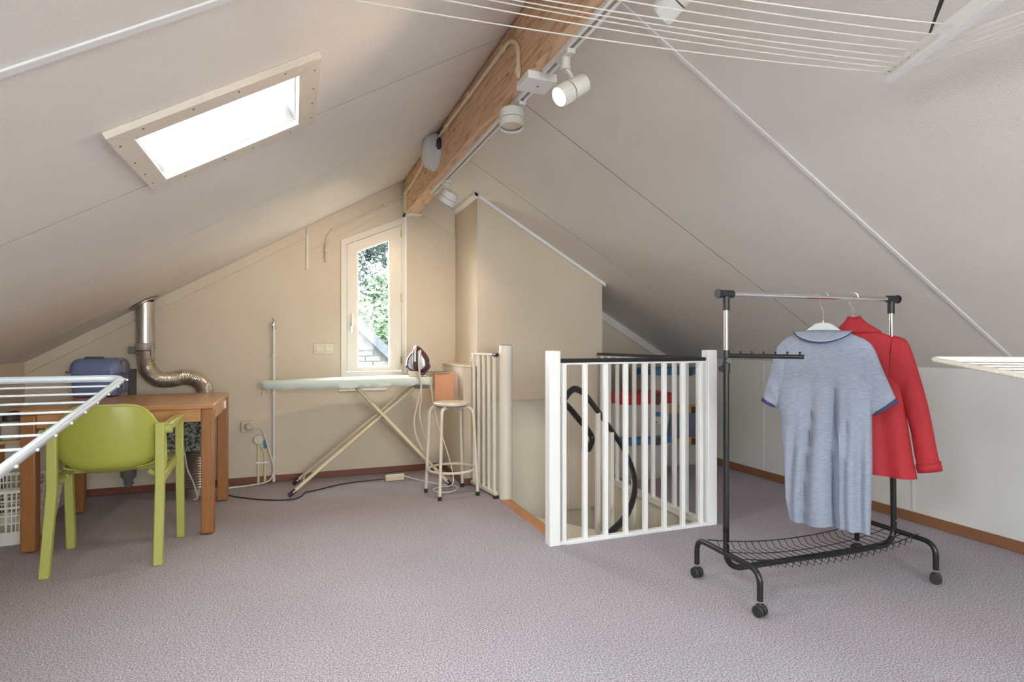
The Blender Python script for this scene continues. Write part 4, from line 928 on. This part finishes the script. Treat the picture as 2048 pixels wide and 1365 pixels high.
# hung clothes line near the roof
cln = thing('ceiling_clothes_line', 'white lined hanging rack spanning below the roof at the upper right', 'clothes line', (1.6, 1.0, 1.9))
b0, b1 = Vector((1.651, 1.210, 1.9)), Vector((1.401, .647, 1.9)); bd = (b1 - b0).normalized(); bn = Vector((-bd.y, bd.x, 0))
bm = nb(); box(bm, 0, (b1 - b0).length, -.004, .004, -.005, .030); box(bm, 0, (b1 - b0).length, -.004, .022, -.009, -.004)
bm.transform(Matrix.Translation(b0) @ Matrix.Rotation(math.atan2(bd.y, bd.x), 4, 'Z')); finish(bm, 'arm_bar', 'barwhite', cln, bevel=.001)
left_ends = [(.0, 1.374), (.0, 1.303), (.0, 1.269), (.0, 1.258), (.0, 1.246), (.0, 1.194), (.0, 1.160), (.0, 1.150)]
bar_pts = [(1.636, 1.182), (1.625, 1.156), (1.617, 1.131), (1.606, 1.101), (1.591, 1.064), (1.578, 1.030), (1.562, .990), (1.545, .946)]
for (x0, y0), (x1, y1) in zip(bar_pts, left_ends):
    a, b = Vector((x0, y0, 1.907)), Vector((x1, y1, 1.907)); pts = []
    for k in range(15):
        q_ = k / 14; q = a.lerp(b, q_); q.z -= .020 * 4 * q_ * (1 - q_); pts.append(q)
    finish(tube(nb(), pts, .0017, 6), 'line_wire', 'hookw', cln)
    p = Vector((x0, y0, 1.907)); bmk = nb(); tube(bmk, [p - bn * .010 + Vector((0, 0, .002)), p + bn * .010], .003, 6); finish(bmk, 'hook', 'galv', cln)
wv_ = Vector((.14, -.99, 0)).normalized(); fy = .28
for k, (x0, y0) in enumerate(((1.690, .882), (1.665, .869), (1.649, .860), (1.618, .845), (1.593, .832))):
    q = Vector((x0, y0, 1.905)); den = wv_.x * bd.y - wv_.y * bd.x
    t_ = ((b0.x - q.x) * bd.y - (b0.y - q.y) * bd.x) / den; a = q + wv_ * t_; b = q + wv_ * ((fy - q.y) / wv_.y)
    pts = [a.lerp(b, q_ / 10) + Vector((0, 0, -.02 * 4 * (q_ / 10) * (1 - q_ / 10))) for q_ in range(11)]
    finish(tube(nb(), pts, .0017, 6), 'line_wire', 'hookw', cln)
bm = nb(); box(bm, -.02, .0, 1.12, 1.385, 1.905, 1.93); box(bm, -.014, -.006, 1.20, 1.21, 1.92, zl(-.01) + .002); box(bm, -.014, -.006, 1.30, 1.31, 1.92, zl(-.01) + .002); finish(bm, 'end_batten', 'white', cln, bevel=.002)
finish(tube(nb(), [(1.575, 1.035, 1.93), (1.53, .97, 1.99), (1.49, .90, 2.05)], [.007, .015, .016], 4, flat=.35), 'black_strut', 'blackpl', cln)
finish(tube(nb(), [(1.80, fy, 1.905), (1.62, fy, 1.905)], .008, 8), 'far_bar', 'white', cln)
for q in ((b0 + b1) / 2 + bd * .1, Vector((1.70, fy, 1.905))): finish(tube(nb(), [q + Vector((0, 0, .0)), Vector((q.x, q.y, zr(q.x)))], .004, 6), 'suspension_rod', 'white', cln)

# ------------------------------------------------------------------ garment rack (local frame: x along the rack)
gr = thing('garment_rack', 'black and chrome rolling garment rack holding two shirts', 'clothes rack', (2.275, 2.01, 0))
RA = math.radians(-2.2); RM = Matrix.Translation((2.275, 2.01, 0)) @ Matrix.Rotation(RA, 4, 'Z')
def rt_(p): return RM @ Vector(p)
def rtube(name, pts, r, m, parent=None, seg=12, **k): return finish(tube(nb(), [rt_(p) for p in pts], r, seg, **k), name, m, parent or gr)
HX = .50
rtube('base_tube', fillet([(-HX, 0, .30), (-HX, 0, .115), (HX, 0, .115), (HX, 0, .30)], .09, 8), .0135, 'black')
for s in (-1, 1):
    x = s * HX; dxf = 0 if s < 0 else .0
    ft = rtube('foot_bar', fillet([(x, -.205, .065), (x, -.205, .185), (x, .205, .185), (x, .205, .065)], .07, 8), .0125, 'black')
    for y in (-.205, .205):
        cst = thing_ = None
        finish(cyl(nb(), rt_((x, y, .045)), rt_((x, y, .070)), .004, seg=8), 'caster_stem', 'chrome', ft)
        rot = math.radians(random.uniform(-30, 30)); c = rt_((x, y, .026)); ax = Vector((math.cos(rot + .4), math.sin(rot + .4), 0))
        bm = nb()
        for o_s in (-.012, .012): cyl(bm, c + ax * (o_s - .009), c + ax * (o_s + .009), .024, seg=20)
        box(bm, c.x - .012, c.x + .012, c.y - .012, c.y + .012, c.z + .0, c.z + .026)
        finish(bm, 'caster', 'blackpl', ft, bevel=.003)
    tx = x if s < 0 else x - .018
    rtube('upright', [(x, 0, .20), (x + (tx - x) * .75, 0, 1.075)], .0135, 'black')
    rtube('extension_tube', [(x + (tx - x) * .75, 0, 1.05), (tx, 0, 1.275)], .0095, 'chrome')
    # elbow
    el = nb(); tube(el, [rt_((tx, 0, 1.255)), rt_((tx, 0, 1.315))], .0155, 14); tube(el, [rt_((tx - .035 * (1 if s < 0 else .75), 0, 1.327)), rt_((tx + .035, 0, 1.327))], .0175, 14)
    tube(el, [rt_((tx + s * .040, 0, 1.327)), rt_((tx + s * .046, 0, 1.327))], .021, 16); finish(el, 'elbow_joint', 'blackpl', gr)
    finish(cyl(nb(), rt_((x, -.014, .235)), rt_((x, -.018, .235)), .005, seg=8), 'bolt', 'chrome', gr)
rtube('hanging_rail', [(-HX, 0, 1.327), (HX - .02, 0, 1.327)], .0115, 'chrome', seg=16)
# adjusting knobs on the left upright
rtube('collar', [(-HX, 0, .98), (-HX, 0, 1.03)], .0175, 'blackpl')
rtube('collar', [(-HX, 0, 1.045), (-HX, 0, 1.08)], .0165, 'blackpl')
for zz, rr, dd in ((1.0, .014, (-.9, -.4)), (1.035, .012, (-.4, -.9))):
    a = Vector((dd[0], dd[1], 0)).normalized(); p = Vector((-HX, 0, zz)); rtube('clamp_knob', [p + a * .012, p + a * .028, p + a * .032, p + a * .045], [.005, .006, rr, rr * .9], 'blackpl')
# side arm with pegs
a0 = RM.inverted() @ Vector((1.775, 2.03, 1.056)); a1 = RM.inverted() @ Vector((1.95, 1.775, 1.055))
arm = rtube('side_arm', [a0, a1], .0095, 'black')
for k in range(6):
    q = a0.lerp(a1, .20 + k * .15); pp = rt_(q); bm = nb(); cyl(bm, pp, pp + Vector((0, 0, .014)), .0025, seg=6); bmesh.ops.create_uvsphere(bm, u_segments=8, v_segments=6, radius=.0055, matrix=Matrix.Translation(pp + Vector((0, 0, .016)))); finish(bm, 'peg', 'black', arm)
# wire shelf
shf = bpy.data.objects.new('wire_shelf', None); COL.objects.link(shf); shf.parent = gr; WM[shf.name] = wm(gr)
def sz(x): return .185 - .045 * (1 - (abs(x) / HX) ** 2.2)
def swire(pts, r=.0024): return finish(tube(nb(), [rt_(p) for p in pts], r, 6), 'shelf_wire', 'black', shf)
XS = [-HX + 2 * HX * k / 20 for k in range(21)]
for yy, dz in ((.125, .02), (.04, -.005), (-.045, -.005), (-.125, .02)):
    swire([(x, yy, sz(x) + dz) for x in XS], .0026 if abs(yy) > .1 else .002)
for k in range(24):
    x = -HX + .05 + k * (2 * HX - .1) / 23
    z = sz(x); swire([(x, .125, z + .02), (x, .10, z - .006), (x, -.10, z - .006), (x + .006, -.118, z - .012), (x + .012, -.125, z + .02)], .0017)

# ------------------------------------------------------------------ clothes (plane frame: a across, z up, n towards the viewer side)
def frame(P, deg):
    a = math.radians(deg); wv = Vector((math.cos(a), math.sin(a), 0)); n = Vector((wv.y, -wv.x, 0)); 
    if n.dot(Vector((-P[0], -P[1], 0))) < 0: n = -n
    return lambda u, z, t=0: Vector((P[0], P[1], 0)) + wv * u + n * t + Vector((0, 0, z))
def interp(tab, z):
    tab = sorted(tab)
    if z <= tab[0][0]: return tab[0][1]
    for (z0, v0), (z1, v1) in zip(tab[:-1], tab[1:]):
        if z <= z1: t = (z - z0) / (z1 - z0); return v0 + (v1 - v0) * t
    return tab[-1][1]
def garment_body(fr, L, R, ztop, zbot, T, folds, rows=54, seg=72, hem=0.0):
    rs = []
    for j in range(rows + 1):
        z = zbot + (ztop - zbot) * (j / rows) ** .9; l, r = interp(L, z), interp(R, z); c, h = (l + r) / 2, (r - l) / 2; th = interp(T, z); ring = []
        for i in range(seg):
            a = 2 * PI * i / seg; cu, sn = math.cos(a), math.sin(a)
            u = c + h * math.copysign(abs(cu) ** .8, cu); t = th * math.copysign(abs(sn) ** .7, sn)
            edge = 1 - abs((u - c) / h) ** 4
            t += folds(u, z, 1 if sn > 0 else -1) * edge
            zz = z + (hem * math.sin(u * 25) if j == 0 else 0)
            ring.append(fr(u, zz, t))
        rs.append(ring)
    return rs
def sleeve(fr, segs, th, n=20, dt=0.0, sub=5):
    """segs = list of ((u,z) outer, (u,z) inner, thickness)"""
    O = spline([(s[0][0], s[0][1], 0) for s in segs], sub); I = spline([(s[1][0], s[1][1], 0) for s in segs], sub); rs = []
    m = len(O)
    for k, (o, i) in enumerate(zip(O, I)):
        c = (o + i) / 2; h = (o - i) / 2; ring = []
        for j in range(n):
            a = 2 * PI * j / n; q = c + h * math.cos(a)
            wr = .004 * math.sin(k * .8 + j) * (1 - abs(math.cos(a)))
            ring.append(fr(q.x, q.y, dt + (th + wr) * math.sin(a)))
        rs.append(ring)
    return rs
def hanger(fr, name, label, P, wid=.19, zt=1.207, rodz=1.3385):
    t = thing(name, label, 'hanger', (P[0], P[1], zt), 'hangers on the rack')
    top = [(-wid, zt - .115), (-wid * .72, zt - .075), (-.055, zt - .022), (-.03, zt - .004), (0, zt), (.03, zt - .004), (.055, zt - .022), (wid * .72, zt - .075), (wid, zt - .115)]
    bot = [(-wid, zt - .135), (-wid * .72, zt - .10), (-.055, zt - .062), (-.03, zt - .049), (0, zt - .046), (.03, zt - .049), (.055, zt - .062), (wid * .72, zt - .10), (wid, zt - .135)]
    rs = [[fr(a[0], a[1], .006), fr(a[0], a[1], -.006), fr(b[0], b[1], -.008), fr(b[0], b[1], .008)] for a, b in zip(top, bot)]
    finish(rings(nb(), rs), 'shoulder_bar', 'hangerp', t, bevel=.003)
    hk = [fr(0, zt - .01), fr(0, zt + .05), fr(-.020, rodz - .030), fr(-.024, rodz - .012), fr(-.018, rodz + .006), fr(-.0, rodz + .014), fr(.017, rodz + .006), fr(.022, rodz - .010)]
    finish(tube(nb(), spline(hk, 6), .0022, 8), 'hook', 'chrome', t)
    finish(cyl(nb(), fr(0, zt - .004), fr(0, zt + .010), .0045, seg=8), 'hook_ferrule', 'galv', t)
P1 = (2.324, 2.008); f1 = frame(P1, -60)
hanger(f1, 'coat_hanger', 'grey plastic hanger inside the blue polo shirt', P1, .165)
sh = thing('polo_shirt', 'heather blue grey polo shirt hanging with its back to the room', 'shirt', (P1[0], P1[1], .3))
def fold1(u, z, s):
    k = max(0, min(1, (1.08 - z) / .35)); x = u + .012 * math.sin(z * 5)
    g = 0
    for c0, wd, dp, z0 in ((-.115, .020, .040, .80), (-.045, .016, .030, .98), (.035, .018, .042, 1.02), (.085, .014, .026, .95), (.145, .020, .036, .78), (-.155, .013, .024, .70)):
        g += dp * math.exp(-((x - c0 - .03 * (1 - z) * math.copysign(1, c0)) / wd) ** 2) * max(0, min(1, (z0 - z) / .25))
    return -s * g * (1.25 if s > 0 else .45) + s * k * .006 * math.sin(x * 55 + 1.3 + z * 2)
Lt = [(.245, -.142), (.36, -.163), (.50, -.168), (.63, -.177), (.76, -.186), (.80, -.196), (1.05, -.199), (1.107, -.192), (1.135, -.160), (1.156, -.110), (1.166, -.085)]
Rt = [(.255, .190), (.31, .192), (.55, .198), (.79, .196), (.82, .2), (1.05, .203), (1.107, .196), (1.135, .158), (1.156, .108), (1.166, .085)]
Tt = [(.25, .050), (.5, .055), (.8, .054), (1.0, .035), (1.1, .022), (1.166, .016)]
finish(rings(nb(), garment_body(f1, Lt, Rt, 1.162, .255, Tt, fold1, hem=.004), cap=False), 'body', 'polo', sh, smooth=80)
finish(rings(nb(), sleeve(f1, [((.155, 1.128), (.165, .86)), ((.20, 1.095), (.185, .81)), ((.232, 1.01), (.194, .795)), ((.262, .93), (.20, .789)), ((.290, .860), (.205, .792))], .026)[:-1] , cap=False), 'sleeve', 'polo', sh, smooth=80)
sr = sleeve(f1, [((-.155, 1.128), (-.165, .86)), ((-.20, 1.095), (-.18, .83)), ((-.228, 1.0), (-.192, .80)), ((-.252, .91), (-.202, .795)), ((-.270, .832), (-.211, .800))], .026)
finish(rings(nb(), sr, cap=False), 'sleeve', 'polo', sh, smooth=80)
def cuff(fr, o, i, o2, i2, th, m, nm='cuff', parent=None, dt=0):
    rs = []
    for (a, b) in ((o, i), (o2, i2)):
        a, b = Vector((*a, 0)), Vector((*b, 0)); c, h = (a + b) / 2, (a - b) / 2 * 1.03
        rs.append([fr((c + h * math.cos(q)).x, (c + h * math.cos(q)).y, dt + th * math.sin(q)) for q in (2 * PI * j / 24 for j in range(24))])
    finish(rings(nb(), rs, cap=False), nm, m, parent, solid=.003, smooth=80)
cuff(f1, (.288, .866), (.204, .797), (.294, .850), (.208, .785), .028, 'navy', parent=sh)
cuff(f1, (-.268, .840), (-.209, .806), (-.274, .822), (-.213, .792), .028, 'navy', parent=sh)
# collar: turned-down band round the neck
def collar(fr, parent):
    rs = []; n = 24
    for lev in range(5):
        v = lev / 4; row = []
        for i in range(n + 1):
            u = -1 + 2 * i / n; a = u * .124
            zb = 1.164 - .050 * (1 - u * u) ** .8; zt = zb + .052 * (1 - abs(u) ** 2.2) + .004
            z = zb + (zt - zb) * v; t = .040 * (1 - u * u) ** .6 * (1 - .45 * v * v) + .010 + .008 * (1 - v)
            row.append(fr(a * (1 - .10 * v), z, t))
        rs.append(row)
    finish(rings(nb(), rs, loop=False), 'collar', 'polo', parent, solid=.004, smooth=80)
    finish(tube(nb(), [p + (rs[0][i] - rs[1][i]) * .05 for i, p in enumerate(rs[0])], .0032, 8), 'collar_tipping', 'navy', parent)
    finish(tube(nb(), [p.lerp(rs[1][i], .40) for i, p in enumerate(rs[0])], .0024, 6), 'collar_stripe', 'collarw', parent)
    # inner front of collar
    rs = []
    for lev in range(3):
        v = lev / 2; rs.append([fr((-1 + 2 * i / n) * .112, 1.160 - .028 * v + .006 - .02 * (1 - (-1 + 2 * i / n) ** 2) * 1.0, -.012 - .03 * (1 - (-1 + 2 * i / n) ** 2) ** .6) for i in range(n + 1)])
    finish(rings(nb(), rs, loop=False), 'collar_front', 'polo', parent, solid=.004, smooth=80)
collar(f1, sh)
# yoke seam: half-moon stitch line on the back
yk = []
for i in range(25):
    a = -PI / 2 * 1.0 + PI * i / 24; u = .01 + .085 * math.sin(a); z = 1.105 - .085 * math.cos(a) ** .7 if abs(math.cos(a)) > 1e-6 else 1.105
    yk.append((u, z))
finish(tube(nb(), [f1(u, z, interp(Tt, z) + fold1(u, z, 1) + .0005) for u, z in yk], .0013, 5), 'yoke_seam', 'navy', sh) if False else None

P2 = (2.506, 1.998); f2 = frame(P2, -58)
hanger(f2, 'coat_hanger', 'pale hanger whose hook rises out of the red jacket collar', P2, .17, 1.215)
jk = thing('red_jacket', 'red long sleeved jersey jacket hanging behind the blue polo shirt', 'jacket', (P2[0], P2[1], .5))
def fold2(u, z, s):
    k = max(0, min(1, (1.05 - z) / .5)); return s * k * (.010 * math.sin(u * 26 + 2) + .006 * math.sin(u * 55 + z * 6))
Lj = [(.50, -.20), (.70, -.19), (.80, -.185), (1.05, -.205), (1.11, -.20), (1.13, -.175), (1.165, -.10), (1.186, -.058)]
Rj = [(.50, .252), (.60, .235), (.70, .222), (.80, .208), (1.05, .205), (1.105, .205), (1.13, .180), (1.165, .105), (1.186, .075)]
Tj = [(.50, .045), (.8, .045), (1.0, .036), (1.1, .026), (1.186, .026)]
finish(rings(nb(), garment_body(f2, Lj, Rj, 1.186, .495, Tj, fold2, rows=40, hem=.002), cap=False), 'body', 'red', jk, smooth=80)
finish(rings(nb(), sleeve(f2, [((.16, 1.146), (.14, .90)), ((.213, 1.121), (.185, .86)), ((.246, 1.024), (.205, .80)), ((.293, .825), (.228, .702)), ((.325, .630), (.242, .597)), ((.339, .560), (.252, .540))], .032, dt=.004), cap=False), 'sleeve', 'red', jk, smooth=80)
finish(rings(nb(), sleeve(f2, [((-.15, 1.146), (-.14, .90)), ((-.205, 1.12), (-.17, .86)), ((-.222, 1.0), (-.17, .80)), ((-.22, .80), (-.155, .70)), ((-.20, .63), (-.13, .60)), ((-.19, .56), (-.11, .54))], .032, dt=-.01), cap=False), 'sleeve', 'red', jk, smooth=80)
cuff(f2, (.336, .585), (.247, .560), (.342, .545), (.254, .524), .031, 'red', parent=jk, dt=.004)
cuff(f2, (-.192, .585), (-.115, .565), (-.188, .545), (-.108, .525), .031, 'red', parent=jk, dt=-.01)
# stand collar
rs = []
for z, wl, wr_, t in ((1.160, -.085, .115, .036), (1.178, -.062, .088, .034), (1.20, -.042, .058, .030), (1.222, -.026, .036, .024), (1.236, -.020, .028, .018)):
    ring = []
    for i in range(28):
        a = 2 * PI * i / 28; u = (wl + wr_) / 2 + (wr_ - wl) / 2 * math.cos(a); ring.append(f2(u, z + .004 * math.cos(a * 2), t * math.sin(a) + .004 * math.sin(3 * a)))
    rs.append(ring)
finish(rings(nb(), rs, cap=False), 'stand_collar', 'red', jk, solid=.004, smooth=80)

# ------------------------------------------------------------------ outside the gable window
nh = thing('neighbour_house', 'white brick gable wall of the neighbouring house behind the window', 'house', (2.5, 8.6, -3))
# wall plane at Y = 8.6, verge falls to the right
NY = 8.6
def vz(x): return 1.36 - (x - .84) * .97
B('wall_core', 'mortar', nh, -2.5, 4.5, NY + .012, NY + .3, -3, -.4)
bm = nb(); prism(bm, [(.2, -.41), (2.6, -.41), (2.6, vz(2.6)), (.2, vz(.2))], [], (0, NY + .012, 0), (1, 0, 0), (0, 0, 1), (0, .28, 0)); finish(bm, 'gable_core', 'mortar', nh)
bw, bh, g = .21, .066, .012
me_b = None
for r in range(34):
    z = -.42 + r * (bh + g)
    for c in range(8):
        x = .20 + c * (bw + g) + (0 if r % 2 else (bw + g) / 2)
        if z + bh > vz(x + bw) - .01: continue
        if me_b is None:
            o = finish(box(nb(), x, x + bw, NY, NY + .02, z, z + bh), 'brick', 'extbrick', nh, bevel=.003, bseg=1); me_b = o.data; bx0, bz0 = x, z
        else:
            o = bpy.data.objects.new('brick', me_b); COL.objects.link(o); o.parent = nh; o.location = (x - bx0, random.uniform(-.002, .002), z - bz0)
for k in range(7):
    x0 = .30 + k * .40
    bm = nb(); prism(bm, [(x0, vz(x0) - .06), (x0 + .43, vz(x0 + .43) - .06), (x0 + .43, vz(x0 + .43) + .12), (x0, vz(x0) + .12)], [], (0, NY - .06 - .012 * (k % 2), 0), (1, 0, 0), (0, 0, 1), (0, .2, 0)); finish(bm, 'verge_tile', 'verge', nh, bevel=.006)
bm = nb(); prism(bm, [(-.6, vz(-.6) - .02), (3.3, vz(3.3) - .02), (3.3, vz(3.3) + .10), (-.6, vz(-.6) + .10)], [], (0, NY + .14, 0), (1, 0, 0), (0, 0, 1), (0, 2.8, 0)); finish(bm, 'roof', 'verge', nh)
def tree(label, x, y, h, rad, nl, seed, m, z0=-3.0, hz=0):
    t = thing('tree', label, 'tree', (x, y, z0), 'trees behind the neighbouring house'); rnd = random.Random(seed)
    trunk = [(x, y, z0), (x + .1, y, z0 + h * .3), (x - .05, y + .05, z0 + h * .6), (x, y, z0 + h * .85)]
    finish(tube(nb(), spline(trunk, 4), [.16 - .009 * i for i in range(13)], 8), 'trunk', 'bark', t)
    bm = nb(); cl = []
    for k in range(60):
        a = rnd.uniform(0, 2 * PI); rr = rad * rnd.random() ** .5; zz = z0 + h * (.30 + .70 * rnd.random()); sc = math.sqrt(max(.1, 1 - ((zz - z0 - h * .62) / (h * .45)) ** 2)); cl.append((Vector((x + rr * sc * math.cos(a), y + rr * sc * math.sin(a), zz)), rnd.uniform(.35, .75)))
    for k in range(nl):
        c, s = rnd.choice(cl); v = Vector((rnd.gauss(0, 1), rnd.gauss(0, 1), rnd.gauss(0, 1))).normalized() * s * rnd.random() ** .4; p = c + v
        d1 = Vector((rnd.gauss(0, 1), rnd.gauss(0, 1), rnd.gauss(0, 1))).normalized(); d2 = d1.orthogonal().normalized(); L = rnd.uniform(.05, .09); W = L * .5
        vs = [bm.verts.new(p + d1 * L), bm.verts.new(p + d2 * W), bm.verts.new(p - d1 * L), bm.verts.new(p - d2 * W)]; bm.faces.new(vs)
    o = finish(bm, 'foliage', m, t); o['kind'] = 'stuff'
tree('tall leafy tree behind the neighbouring roof, seen through the window', 2.6, 17.5, 9.6, 2.9, 42000, 3, 'leaf')
tree('lighter green shrubby tree just above the neighbouring roof tiles', 2.1, 13.6, 5.6, 1.3, 12000, 5, 'leaf2')
gnd = struct(finish(box(nb(), -30, 40, -30, 60, -3.1, -3.0), 'ground', mat('lawn', (.03, .045, .02), .95)))
